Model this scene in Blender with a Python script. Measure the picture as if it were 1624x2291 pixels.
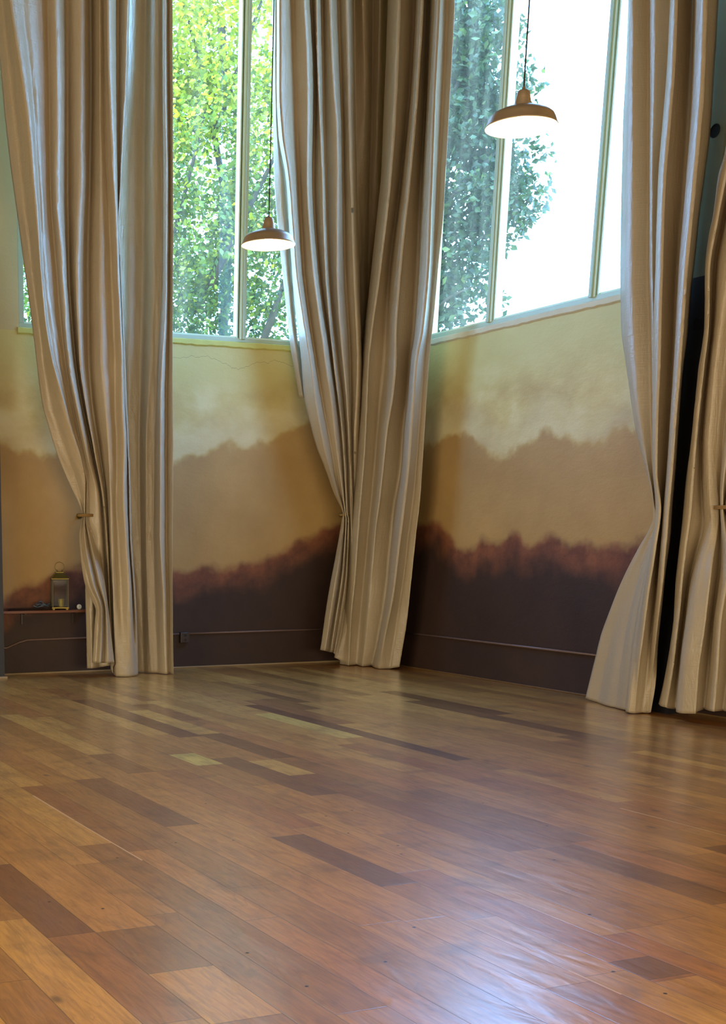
import bpy, bmesh, math, random
from mathutils import Vector, Matrix, noise
from math import sin, cos, pi, radians, sqrt

for o in list(bpy.data.objects):
    bpy.data.objects.remove(o, do_unlink=True)
SC = bpy.context.scene
COL = SC.collection

# ------------------------------------------------------------------ camera
W, H = 1624.0, 2291.0
F, PX, PY = 2805.0, 303.0, 1843.0          # focal length and principal point in pixels (the photo is a crop)
CAM_H = 1.5
AZ, PITCH, ROLL = radians(22.58), radians(-12.82), radians(0.13)
fwd = Vector((sin(AZ)*cos(PITCH), cos(AZ)*cos(PITCH), sin(PITCH)))
rgt = Vector((cos(AZ), -sin(AZ), 0))
up = rgt.cross(fwd)
AX = rgt*cos(ROLL) + up*sin(ROLL)
AY = up*cos(ROLL) - rgt*sin(ROLL)
C0 = Vector((0, 0, CAM_H))
cd = bpy.data.cameras.new('camera')
cam = bpy.data.objects.new('camera', cd)
COL.objects.link(cam)
SC.camera = cam
cd.sensor_fit = 'HORIZONTAL'
cd.sensor_width = 36.0
cd.lens = F/W*36.0
cd.shift_x = (W/2-PX)/W
cd.shift_y = (PY-H/2)/W
cd.clip_end = 300
m = Matrix((AX, AY, -fwd)).transposed().to_4x4()
m.translation = C0
cam.matrix_world = m

# ------------------------------------------------------------------ world, sun, lights, exposure
wd = bpy.data.worlds.new('sky')
SC.world = wd
wd.use_nodes = True
nt = wd.node_tree
nt.nodes.clear()
wo = nt.nodes.new('ShaderNodeOutputWorld')
bg = nt.nodes.new('ShaderNodeBackground')
tc = nt.nodes.new('ShaderNodeTexCoord')
sx = nt.nodes.new('ShaderNodeSeparateXYZ')
cr = nt.nodes.new('ShaderNodeValToRGB')
cr.color_ramp.elements[0].position = 0.46
cr.color_ramp.elements[0].color = (0.10, 0.12, 0.08, 1)
cr.color_ramp.elements[1].position = 0.5
cr.color_ramp.elements[1].color = (0.28, 0.57, 1.0, 1)
e = cr.color_ramp.elements.new(0.75)
e.color = (0.20, 0.45, 1.0, 1)
mr = nt.nodes.new('ShaderNodeMapRange')
mr.inputs[1].default_value = -1
nt.links.new(tc.outputs['Generated'], sx.inputs[0])
nt.links.new(sx.outputs[2], mr.inputs[0])
nt.links.new(mr.outputs[0], cr.inputs[0])
nt.links.new(cr.outputs[0], bg.inputs[0])
bg.inputs[1].default_value = 21.5
nt.links.new(bg.outputs[0], wo.inputs[0])

def light(name, kind, loc, rot, energy, color, size=None, size_y=None, spread=None, portal=False):
    ld = bpy.data.lights.new(name, kind)
    ld.energy = energy
    ld.color = color
    if kind == 'AREA':
        ld.shape = 'RECTANGLE'
        ld.size = size
        ld.size_y = size_y
        if spread: ld.spread = spread
        if portal: ld.cycles.is_portal = True
    o = bpy.data.objects.new(name, ld)
    o.location = loc
    o.rotation_euler = rot
    COL.objects.link(o)
    return o

YA, XB = 13.576, 8.803          # inner faces of the two window walls
sun = light('sun', 'SUN', (0, -20, 30), (0, 0, 0), 8.0, (1.0, 0.93, 0.78))
sun.data.angle = radians(0.5)
sd = Vector((0.42, 0.38, -0.82)).normalized()        # direction the sunlight travels
sun.rotation_euler = sd.to_track_quat('-Z', 'Y').to_euler()
# daylight entering through the two windows (portals only guide sampling)
light('window_daylight_back', 'AREA', (6.3, YA+0.35, 6.0), (radians(-90), 0, 0), 1, (1, 1, 1), 4.4, 4.8, portal=True)
light('window_daylight_side', 'AREA', (XB+0.35, 10.8, 6.0), (0, radians(90), 0), 1, (1, 1, 1), 4.8, 4.8, portal=True)
# added warm fill panels, unseen, behind and left of the camera
light('unseen_fill_left', 'AREA', (-7.6, 4.0, 1.7), (0, radians(-90), 0), 900, (1.0, 0.90, 0.66), 2.6, 11.0)
light('unseen_fill_rear', 'AREA', (2.0, -7.6, 1.6), (radians(90), 0, 0), 980, (1.0, 0.86, 0.60), 12.0, 2.6)
# added overhead warm fill, unseen, standing in for further pendants
light('unseen_fill_overhead', 'AREA', (0.5, 1.5, 5.6), (0, 0, 0), 200, (1.0, 0.72, 0.42), 7.0, 6.0)

SC.view_settings.view_transform = 'Standard'
SC.view_settings.look = 'None'
SC.view_settings.exposure = 0.0
SC.view_settings.gamma = 1.0
SC.view_settings.use_curve_mapping = False
SC.cycles.max_bounces = 10
SC.cycles.diffuse_bounces = 5
SC.cycles.glossy_bounces = 4
SC.cycles.transparent_max_bounces = 24
SC.cycles.sample_clamp_indirect = 6.0
SC.cycles.caustics_reflective = False
SC.cycles.caustics_refractive = False

# ------------------------------------------------------------------ helpers
def ray(x, y):
    return AX*((x-PX)/F) - AY*((y-PY)/F) + fwd
def on_z(x, y, z=0.0):
    v = ray(x, y); return C0 + v*((z-CAM_H)/v.z)
def on_x(x, y, X):
    v = ray(x, y); return C0 + v*(X/v.x)
def on_y(x, y, Y):
    v = ray(x, y); return C0 + v*(Y/v.y)

def lin(r, g, b):
    f = lambda c: (c/255/12.92) if c/255 <= 0.04045 else ((c/255+0.055)/1.055)**2.4
    return (f(r), f(g), f(b), 1)

def tag(o, label=None, cat=None, group=None, kind=None):
    if label: o['label'] = label
    if cat: o['category'] = cat
    if group: o['group'] = group
    if kind: o['kind'] = kind
    return o

def link_mesh(name, bm, mat, parent=None, smooth=False, bevel=0):
    me = bpy.data.meshes.new(name)
    bm.normal_update()
    bm.to_mesh(me); bm.free()
    if smooth:
        for p in me.polygons: p.use_smooth = True
    o = bpy.data.objects.new(name, me)
    COL.objects.link(o)
    if mat: me.materials.append(mat)
    if parent:
        o.parent = parent
        if parent.type == 'EMPTY' or True:
            o.matrix_parent_inverse = Matrix.Translation(parent.location).inverted() if parent.parent is None else Matrix.Identity(4)
    if bevel:
        b = o.modifiers.new('bevel', 'BEVEL'); b.width = bevel; b.segments = 2; b.limit_method = 'ANGLE'
    return o

def empty(name, loc):
    o = bpy.data.objects.new(name, None)
    o.empty_display_size = 0.1
    COL.objects.link(o)
    o.location = loc
    return o

def box(bm, x0, x1, y0, y1, z0, z1):
    v = [bm.verts.new((x, y, z)) for z in (z0, z1) for y in (y0, y1) for x in (x0, x1)]
    for f in ((0, 2, 3, 1), (4, 5, 7, 6), (0, 1, 5, 4), (2, 6, 7, 3), (0, 4, 6, 2), (1, 3, 7, 5)):
        bm.faces.new([v[i] for i in f])

def tube(bm, pts, r, n=10, cap=True, closed=False):
    pts = [Vector(p) for p in pts]
    rings = []
    N = len(pts)
    prev = None
    for i, p in enumerate(pts):
        if closed: t = (pts[(i+1) % N]-pts[(i-1) % N]).normalized()
        else: t = (pts[min(i+1, N-1)]-pts[max(i-1, 0)]).normalized()
        a = Vector((0, 0, 1)) if prev is None else prev
        if prev is None and abs(t.z) > 0.9: a = Vector((1, 0, 0))
        u = (a - t*a.dot(t)).normalized()
        prev = u
        w = t.cross(u)
        rr = r[i] if isinstance(r, (list, tuple)) else r
        rings.append([bm.verts.new(p + (u*cos(2*pi*k/n) + w*sin(2*pi*k/n))*rr) for k in range(n)])
    M = N if closed else N-1
    for i in range(M):
        a, b = rings[i], rings[(i+1) % N]
        for k in range(n):
            bm.faces.new((a[k], a[(k+1) % n], b[(k+1) % n], b[k]))
    if cap and not closed:
        bm.faces.new(rings[0][::-1]); bm.faces.new(rings[-1])

def lathe(bm, prof, c, n=48):
    rings = []
    for r, z in prof:
        rings.append([bm.verts.new((c[0]+r*cos(2*pi*k/n), c[1]+r*sin(2*pi*k/n), c[2]+z)) for k in range(n)])
    for a, b in zip(rings, rings[1:]):
        for k in range(n):
            bm.faces.new((a[k], a[(k+1) % n], b[(k+1) % n], b[k]))

# ------------------------------------------------------------------ material toolkit
class NT:
    def __init__(s, name):
        s.m = bpy.data.materials.new(name)
        s.m.use_nodes = True
        s.t = s.m.node_tree
        s.t.nodes.clear()
        s.out = s.t.nodes.new('ShaderNodeOutputMaterial')
    def n(s, kind, **kw):
        nd = s.t.nodes.new('ShaderNode'+kind)
        for k, v in kw.items(): setattr(nd, k, v)
        return nd
    def put(s, sock, v):
        if isinstance(v, bpy.types.NodeSocket): s.t.links.new(v, sock)
        elif v is not None: sock.default_value = v
    def math(s, op, a, b=None, c=None, clamp=False):
        nd = s.n('Math', operation=op); nd.use_clamp = clamp
        for i, v in enumerate((a, b, c)):
            if v is not None: s.put(nd.inputs[i], v)
        return nd.outputs[0]
    def mix(s, f, a, b, blend='MIX'):
        nd = s.n('Mix', data_type='RGBA', blend_type=blend)
        s.put(nd.inputs[0], f); s.put(nd.inputs[6], a); s.put(nd.inputs[7], b)
        return nd.outputs[2]
    def noise(s, vec, scale, detail=4, rough=0.5, dist=0.0):
        nd = s.n('TexNoise')
        s.put(nd.inputs['Vector'], vec)
        nd.inputs['Scale'].default_value = scale
        nd.inputs['Detail'].default_value = detail
        nd.inputs['Roughness'].default_value = rough
        nd.inputs['Distortion'].default_value = dist
        return nd.outputs[0]
    def mapping(s, vec, scale=(1, 1, 1), loc=(0, 0, 0)):
        nd = s.n('Mapping')
        s.put(nd.inputs[0], vec)
        nd.inputs['Scale'].default_value = scale
        nd.inputs['Location'].default_value = loc
        return nd.outputs[0]
    def pos(s): return s.n('NewGeometry').outputs['Position']
    def obj(s): return s.n('TexCoord').outputs['Object']
    def ramp(s, f, stops):
        nd = s.n('ValToRGB')
        el = nd.color_ramp.elements
        while len(el) < len(stops): el.new(0.5)
        for q, (p, c) in zip(el, stops):
            q.position = p; q.color = c
        s.put(nd.inputs[0], f)
        return nd.outputs[0]
    def smooth(s, v, a, b):
        nd = s.n('MapRange', interpolation_type='SMOOTHSTEP')
        s.put(nd.inputs[0], v); s.put(nd.inputs[1], a); s.put(nd.inputs[2], b)
        return nd.outputs[0]
    def bump(s, h, strength=0.3, dist=0.01):
        nd = s.n('Bump')
        s.put(nd.inputs['Height'], h)
        nd.inputs['Strength'].default_value = strength
        nd.inputs['Distance'].default_value = dist
        return nd.outputs[0]
    def pr(s, color, rough=0.5, metal=0.0, normal=None, **kw):
        nd = s.n('BsdfPrincipled')
        s.put(nd.inputs['Base Color'], color)
        s.put(nd.inputs['Roughness'], rough)
        nd.inputs['Metallic'].default_value = metal
        if normal is not None: s.put(nd.inputs['Normal'], normal)
        for k, v in kw.items(): s.put(nd.inputs[k.replace('_', ' ')], v)
        return nd.outputs[0]
    def done(s, sh):
        s.t.links.new(sh, s.out.inputs[0]); return s.m

def simple(name, col, rough=0.5, metal=0.0, var=0.12, scale=12.0, bump=0.1, **kw):
    t = NT(name)
    p = t.obj()
    n = t.noise(p, scale, 5, 0.6)
    dark = tuple(c*(1-var) for c in col[:3])+(1,)
    lite = tuple(min(1, c*(1+var)) for c in col[:3])+(1,)
    c = t.mix(n, dark, lite)
    return t.done(t.pr(c, rough, metal, t.bump(n, bump, 0.004), **kw))

# ------------------------------------------------------------------ wall paint: cloudy cream over tan over dark brown, torn horizons
CURVE = {
 'A': (
  [(3.0, 2.55)]+[(on_y(x, y, YA).x, on_y(x, y, YA).z) for x, y in ((4, 985), (45, 1012), (85, 1022), (125, 1006), (390, 1032), (430, 1020), (500, 998), (590, 990), (650, 962), (700, 940))]+[(8.8, 2.9)],
  [(3.0, 0.8)]+[(on_y(x, y, YA).x, on_y(x, y, YA).z) for x, y in ((4, 1345), (50, 1308), (110, 1290), (175, 1265), (390, 1278), (455, 1268), (520, 1266), (580, 1252), (635, 1228), (690, 1200), (745, 1175))]+[(8.8, 1.75)]),
 'B': (
  [(7.5, 2.75)]+[(on_x(x, y, XB).y, on_x(x, y, XB).z) for x, y in ((1440, 950), (1380, 968), (1340, 990), (1295, 990), (1260, 976), (1218, 964), (1165, 998), (1130, 1020), (1090, 1012), (1065, 992), (1040, 974), (1000, 976), (972, 995))]+[(13.6, 2.7)],
  [(7.5, 1.45)]+[(on_x(x, y, XB).y, on_x(x, y, XB).z) for x, y in ((1430, 1212), (1395, 1222), (1335, 1214), (1285, 1216), (1225, 1196), (1180, 1218), (1150, 1188), (1112, 1212), (1080, 1204), (1060, 1228), (1030, 1225), (1000, 1190), (975, 1166), (940, 1172))]+[(13.6, 1.75)]),
}
def float_curve(t, x, pts, zmax=4.0):
    xs = [p[0] for p in pts]; x0, x1 = min(xs), max(xs)
    pts = sorted(((px-x0)/(x1-x0), pz/zmax) for px, pz in pts)
    nd = t.n('FloatCurve')
    cv = nd.mapping.curves[0]
    cv.points[0].location = pts[0]
    cv.points[1].location = pts[-1]
    for p in pts[1:-1]: cv.points.new(*p)
    nd.mapping.update()
    u = t.math('DIVIDE', t.math('SUBTRACT', x, x0), x1-x0, clamp=True)
    t.put(nd.inputs['Value'], u)
    return t.math('MULTIPLY', nd.outputs[0], zmax)

def wall_paint(which):
    t = NT('painted_plaster_'+('back' if which == 'A' else 'side'))
    p = t.pos()
    sp = t.n('SeparateXYZ'); t.put(sp.inputs[0], p)
    s = sp.outputs[0] if which == 'A' else sp.outputs[1]
    z = sp.outputs[2]
    hi, lo = CURVE[which]
    zc = float_curve(t, s, hi); zl = float_curve(t, s, lo)
    big = t.noise(p, 1.3, 5, 0.6)
    mid = t.noise(p, 4.5, 6, 0.65)
    fine = t.noise(p, 26, 5, 0.7)
    wm = t.noise(p, 4.2, 2.5, 0.5)
    wob = t.math('ADD', t.math('MULTIPLY', t.math('SUBTRACT', wm, 0.5), 0.30), t.math('MULTIPLY', t.math('SUBTRACT', fine, 0.5), 0.03))
    dc = t.math('ADD', t.math('SUBTRACT', z, zc), wob)            # height above the upper torn line
    dl = t.math('ADD', t.math('SUBTRACT', z, zl), t.math('MULTIPLY', wob, 0.8))
    cloud = t.noise(t.mapping(p, (1, 1, 1.6)), 1.6, 5, 0.55, 0.2)
    cream = t.ramp(cloud, [(0.30, lin(182, 154, 92)), (0.52, lin(204, 184, 120)), (0.72, lin(218, 204, 150))])
    yel = t.smooth(z, 2.9, 3.45)  # yellow cast of the window light near the sill, mixed into the cream
    cream = t.mix(t.math('MULTIPLY', yel, 0.8), cream, lin(200, 186, 116))
    tan = t.ramp(big, [(0.3, lin(164, 130, 78)), (0.7, lin(182, 148, 92))])
    rust = t.ramp(mid, [(0.3, lin(88, 48, 36)), (0.62, lin(132, 80, 52)), (0.8, lin(112, 70, 46))])
    dark = t.ramp(big, [(0.3, lin(46, 28, 24)), (0.7, lin(60, 40, 30))])
    col = t.mix(t.smooth(dc, -0.06, 0.07), tan, cream)
    # pale rim where the cream starts
    rim = t.math('MULTIPLY', t.smooth(dc, -0.02, 0.06), t.math('SUBTRACT', 1.0, t.smooth(dc, 0.08, 0.5)))
    col = t.mix(t.math('MULTIPLY', rim, 0.35), col, lin(208, 198, 168))
    low = t.mix(t.smooth(t.math('ADD', dl, t.math('MULTIPLY', t.math('SUBTRACT', big, 0.5), 0.5)), -0.42, -0.06), dark, rust)
    col = t.mix(t.smooth(dl, -0.08, 0.06), low, col)
    upper = t.mix(big, lin(186, 170, 122), lin(202, 184, 136))
    col = t.mix(t.smooth(z, 3.655, 3.66), col, upper)
    if which == 'A':
        wv = t.math('ADD', 3.47, t.math('MULTIPLY', t.math('SUBTRACT', t.noise(t.mapping(p, (1.6, 1, 0.2)), 1.3, 5, 0.62), 0.5), 0.34))
        crack = t.math('MULTIPLY', t.math('LESS_THAN', t.math('ABSOLUTE', t.math('SUBTRACT', z, wv)), 0.0028), t.smooth(s, 6.0, 6.1))
        col = t.mix(t.math('MULTIPLY', crack, 0.45), col, lin(96, 80, 52))
    else:
        seam = t.math('ADD', 3.04, t.math('MULTIPLY', t.math('SUBTRACT', big, 0.5), 0.05))
        col = t.mix(t.math('MULTIPLY', t.smooth(t.math('SUBTRACT', z, seam), -0.01, 0.01), 0.18), col, lin(186, 172, 96))
    lump = t.noise(t.mapping(p, (1, 1, 2.2)), 7, 6, 0.6)
    h = t.math('ADD', t.math('MULTIPLY', lump, 1.0), t.math('MULTIPLY', t.noise(p, 60, 3, 0.6), 0.25))
    return t.done(t.pr(col, 0.62, 0, t.bump(h, 0.35, 0.012)))

M = {}
M['wallA'] = wall_paint('A')
M['wallB'] = wall_paint('B')
M['wall_plain'] = simple('plain_plaster', lin(150, 140, 115), 0.8, scale=2)
M['ceiling'] = simple('ceiling_paint', lin(84, 76, 64), 0.8, scale=1.5)
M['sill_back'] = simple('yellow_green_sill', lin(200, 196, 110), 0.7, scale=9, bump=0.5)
M['sill_side'] = simple('rough_plaster_sill', lin(205, 195, 165), 0.8, scale=7, bump=0.9)
M['frame'] = simple('pale_green_frame_paint', lin(172, 184, 158), 0.45, scale=5, var=0.05)
M['frame_light'] = simple('light_green_frame_paint', lin(205, 218, 185), 0.45, scale=5, var=0.05)
M['gasket'] = simple('dark_green_gasket', lin(38, 62, 48), 0.6)
M['trim'] = simple('base_shoe_wood', lin(150, 128, 94), 0.55, scale=8, var=0.2)
M['trim_dark'] = simple('base_shoe_wood_dark', lin(104, 76, 44), 0.55, scale=8, var=0.25)
M['pipe'] = simple('painted_conduit', lin(112, 90, 84), 0.35, scale=20)
M['boxm'] = simple('painted_outlet_box', lin(62, 48, 46), 0.4)
M['slot'] = simple('outlet_black', lin(18, 15, 14), 0.5)
M['shelfwood'] = simple('reddish_shelf_wood', lin(110, 66, 48), 0.4, scale=6, var=0.25)
M['brass'] = simple('aged_brass', lin(112, 96, 46), 0.42, 0.8, scale=18)
M['dull'] = simple('dull_lantern_metal', lin(70, 62, 46), 0.5, 0.4)
M['rope'] = simple('ochre_rope', lin(140, 108, 62), 0.75, scale=40, bump=0.6)
M['darkitem'] = simple('dark_lacquer', lin(34, 18, 16), 0.35)
M['bluecloth'] = simple('blue_grey_webbing', lin(70, 84, 104), 0.55, scale=30, bump=0.4)
M['white'] = simple('white_enamel', lin(222, 220, 205), 0.35, var=0.03)
M['grey'] = simple('grey_print', lin(130, 132, 128), 0.5)
M['bark'] = simple('tree_bark', lin(58, 50, 36), 0.9, scale=14, var=0.35, bump=0.8)

def m_column():
    t = NT('teal_steel_paint')
    p = t.pos(); sp = t.n('SeparateXYZ'); t.put(sp.inputs[0], p)
    n = t.noise(p, 6, 4)
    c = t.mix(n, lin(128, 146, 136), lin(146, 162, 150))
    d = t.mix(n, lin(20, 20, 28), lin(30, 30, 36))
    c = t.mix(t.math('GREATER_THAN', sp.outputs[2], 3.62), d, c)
    return t.done(t.pr(c, 0.45, 0.0, t.bump(n, 0.1, 0.003)))
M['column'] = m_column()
M['hole'] = simple('column_hole_dark', lin(10, 12, 26), 0.7)

def m_fabric():
    t = NT('beige_satin')
    p = t.pos()
    slub = t.noise(t.mapping(p, (6, 6, 90)), 1.0, 4, 0.6)
    weave = t.noise(t.mapping(p, (60, 60, 12)), 1.0, 3, 0.6)
    blot = t.noise(p, 1.7, 4, 0.6)
    c = t.mix(blot, lin(174, 157, 132), lin(192, 177, 150))
    c = t.mix(t.math('MULTIPLY', slub, 0.25), c, lin(160, 140, 108))
    h = t.math('ADD', t.math('MULTIPLY', slub, 0.6), t.math('MULTIPLY', weave, 0.5))
    crease = t.noise(t.mapping(p, (9, 9, 2.2)), 1.0, 5, 0.65, 0.8)
    h = t.math('ADD', h, t.math('MULTIPLY', crease, 2.2))
    nrm = t.bump(h, 0.45, 0.012)
    a = t.pr(c, 0.34, 0, nrm, Sheen_Weight=0.05, Sheen_Roughness=0.4, Specular_IOR_Level=0.7, Anisotropic=0.3)
    tr = t.n('BsdfTranslucent'); t.put(tr.inputs[0], lin(190, 178, 140))
    mx = t.n('MixShader'); mx.inputs[0].default_value = 0.06
    t.t.links.new(a, mx.inputs[1]); t.t.links.new(tr.outputs[0], mx.inputs[2])
    return t.done(mx.outputs[0])
M['satin'] = m_fabric()

def m_glass():
    t = NT('dusty_window_glass')
    tr = t.n('BsdfTransparent'); tr.inputs[0].default_value = (0.90, 0.97, 0.94, 1)
    gl = t.n('BsdfGlossy'); gl.inputs[0].default_value = (1, 1, 1, 1); gl.inputs['Roughness'].default_value = 0.02
    lw = t.n('LayerWeight'); lw.inputs[0].default_value = 0.5
    fr = t.math('ADD', t.math('MULTIPLY', t.math('POWER', lw.outputs['Facing'], 5.0), 0.8), 0.012)
    m1 = t.n('MixShader'); t.put(m1.inputs[0], fr)
    t.t.links.new(tr.outputs[0], m1.inputs[1]); t.t.links.new(gl.outputs[0], m1.inputs[2])
    dust = t.n('BsdfTranslucent'); dust.inputs[0].default_value = (1.0, 0.86, 0.56, 1)
    p = t.pos()
    n = t.noise(t.mapping(p, (3, 3, 0.35)), 1.4, 5, 0.6)
    f = t.math('MULTIPLY', t.smooth(n, 0.3, 0.8), 0.06)
    f = t.math('ADD', f, 0.014)
    m2 = t.n('MixShader'); t.put(m2.inputs[0], f)
    t.t.links.new(m1.outputs[0], m2.inputs[1]); t.t.links.new(dust.outputs[0], m2.inputs[2])
    return t.done(m2.outputs[0])
M['glass'] = m_glass()

def m_leaf(name, dark, mid, lite):
    t = NT(name)
    at = t.n('Attribute', attribute_name='tone')
    c = t.ramp(at.outputs['Fac'], [(0.0, dark), (0.5, mid), (1.0, lite)])
    d = t.pr(c, 0.55)
    tr = t.n('BsdfTranslucent'); t.put(tr.inputs[0], c)
    mx = t.n('MixShader'); mx.inputs[0].default_value = 0.45
    t.t.links.new(d, mx.inputs[1]); t.t.links.new(tr.outputs[0], mx.inputs[2])
    return t.done(mx.outputs[0])
M['leafA'] = m_leaf('bright_green_leaves', lin(40, 70, 26), lin(96, 122, 28), lin(196, 190, 26))
M['leafB'] = m_leaf('shade_darkened_leaves', lin(34, 54, 30), lin(60, 84, 44), lin(120, 134, 56))  # darker leaf colours carry the side tree's shade

# ------------------------------------------------------------------ floor
def m_floor():
    t = NT('reclaimed_plank_floor')
    tone = t.n('Attribute', attribute_name='tone').outputs['Fac']
    hue = t.n('Attribute', attribute_name='hue').outputs['Fac']
    kind = t.n('Attribute', attribute_name='mark').outputs['Fac']
    uv = t.n('UVMap', uv_map='plank').outputs[0]
    sp = t.n('SeparateXYZ'); t.put(sp.inputs[0], uv)
    cb = t.n('CombineXYZ')
    t.put(cb.inputs[0], t.math('ADD', sp.outputs[0], t.math('MULTIPLY', hue, 57.0)))
    t.put(cb.inputs[1], t.math('ADD', t.math('MULTIPLY', sp.outputs[1], 0.09), t.math('MULTIPLY', tone, 31.0)))
    grain = t.noise(cb.outputs[0], 34, 6, 0.65, 1.2)
    cb2 = t.n('CombineXYZ')
    t.put(cb2.inputs[0], t.math('ADD', sp.outputs[0], t.math('MULTIPLY', hue, 13.0)))
    t.put(cb2.inputs[1], t.math('MULTIPLY', sp.outputs[1], 0.13))
    wv = t.n('TexNoise'); t.put(wv.inputs['Vector'], cb2.outputs[0]); wv.inputs['Scale'].default_value = 5.0; wv.inputs['Detail'].default_value = 3; wv.inputs['Distortion'].default_value = 1.0
    rings = t.math('FRACT', t.math('MULTIPLY', wv.outputs[0], 12.0))
    base = t.ramp(tone, [(0.0, lin(104, 62, 30)), (0.25, lin(162, 110, 52)), (0.5, lin(216, 154, 76)), (0.75, lin(238, 182, 92)), (1.0, lin(252, 222, 118))])
    red = t.ramp(tone, [(0.0, lin(100, 56, 34)), (0.5, lin(194, 124, 64)), (1.0, lin(240, 186, 100))])
    c = t.mix(t.math('MULTIPLY', t.smooth(hue, 0.55, 0.9), 0.7), base, red)
    streak = t.noise(t.mapping(cb.outputs[0], (1, 1, 1)), 110, 3, 0.7, 0.4)
    c = t.mix(t.math('MULTIPLY', t.smooth(grain, 0.35, 0.7), 0.62), c, t.mix(0.5, c, lin(48, 28, 18)))
    c = t.mix(t.math('MULTIPLY', t.smooth(streak, 0.5, 0.75), 0.30), c, t.mix(0.5, c, lin(40, 24, 16)))
    c = t.mix(t.math('MULTIPLY', t.smooth(rings, 0.7, 1.0), 0.16), c, lin(60, 34, 20))
    blot = t.noise(t.pos(), 2.6, 4, 0.6, 0.5)
    c = t.mix(t.math('MULTIPLY', t.smooth(blot, 0.52, 0.75), 0.38), c, lin(66, 46, 34))
    mott = t.noise(t.mapping(t.pos(), (3.0, 0.8, 1)), 3.5, 4, 0.6, 0.4)
    c = t.mix(t.math('MULTIPLY', t.smooth(mott, 0.45, 0.7), 0.22), c, lin(96, 52, 34))
    # knots
    cb3 = t.n('CombineXYZ')
    t.put(cb3.inputs[0], t.math('ADD', sp.outputs[0], t.math('MULTIPLY', hue, 13.0)))
    t.put(cb3.inputs[1], t.math('ADD', t.math('MULTIPLY', sp.outputs[1], 0.55), t.math('MULTIPLY', tone, 7.0)))
    vo = t.n('TexVoronoi'); t.put(vo.inputs['Vector'], cb3.outputs[0]); vo.inputs['Scale'].default_value = 5.0
    vc = t.n('SeparateColor'); t.put(vc.inputs[0], vo.outputs['Color'])
    kn = t.math('MULTIPLY', t.math('SUBTRACT', 1.0, t.smooth(vo.outputs['Distance'], 0.03, 0.15)), t.math('GREATER_THAN', vc.outputs[0], 0.78))
    c = t.mix(t.math('MULTIPLY', kn, 0.6), c, lin(54, 40, 30))
    # seams: distance to plank edge
    ed = t.n('Attribute', attribute_name='size').outputs['Vector']
    se = t.n('SeparateXYZ'); t.put(se.inputs[0], ed)
    du = t.math('MINIMUM', sp.outputs[0], t.math('SUBTRACT', se.outputs[0], sp.outputs[0]))
    dv = t.math('MINIMUM', sp.outputs[1], t.math('SUBTRACT', se.outputs[1], sp.outputs[1]))
    dd = t.math('MINIMUM', du, dv)
    seam = t.math('SUBTRACT', 1.0, t.smooth(dd, 0.0008, 0.003))
    c = t.mix(t.math('MULTIPLY', seam, 0.55), c, lin(30, 18, 12))
    pale = t.math('GREATER_THAN', kind, 0.5)
    c = t.mix(pale, c, lin(236, 196, 150))
    hol = t.math('LESS_THAN', kind, -0.5)
    c = t.mix(hol, c, lin(10, 7, 6))
    wave = t.noise(t.mapping(t.pos(), (3.0, 1.0, 1)), 2.2, 3, 0.5, 0.6)
    h = t.math('ADD', t.math('MULTIPLY', wave, 3.0), t.math('MULTIPLY', grain, 0.10))
    h = t.math('SUBTRACT', h, t.math('MULTIPLY', seam, 0.35))
    nrm = t.bump(h, 0.13, 0.01)
    rg = t.math('ADD', 0.27, t.math('MULTIPLY', t.noise(t.pos(), 5, 5, 0.7), 0.16))
    return t.done(t.pr(c, rg, 0, nrm, Specular_IOR_Level=0.3, Coat_Weight=0.85, Coat_Roughness=0.24, Coat_Normal=nrm))
M['floor'] = m_floor()

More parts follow.
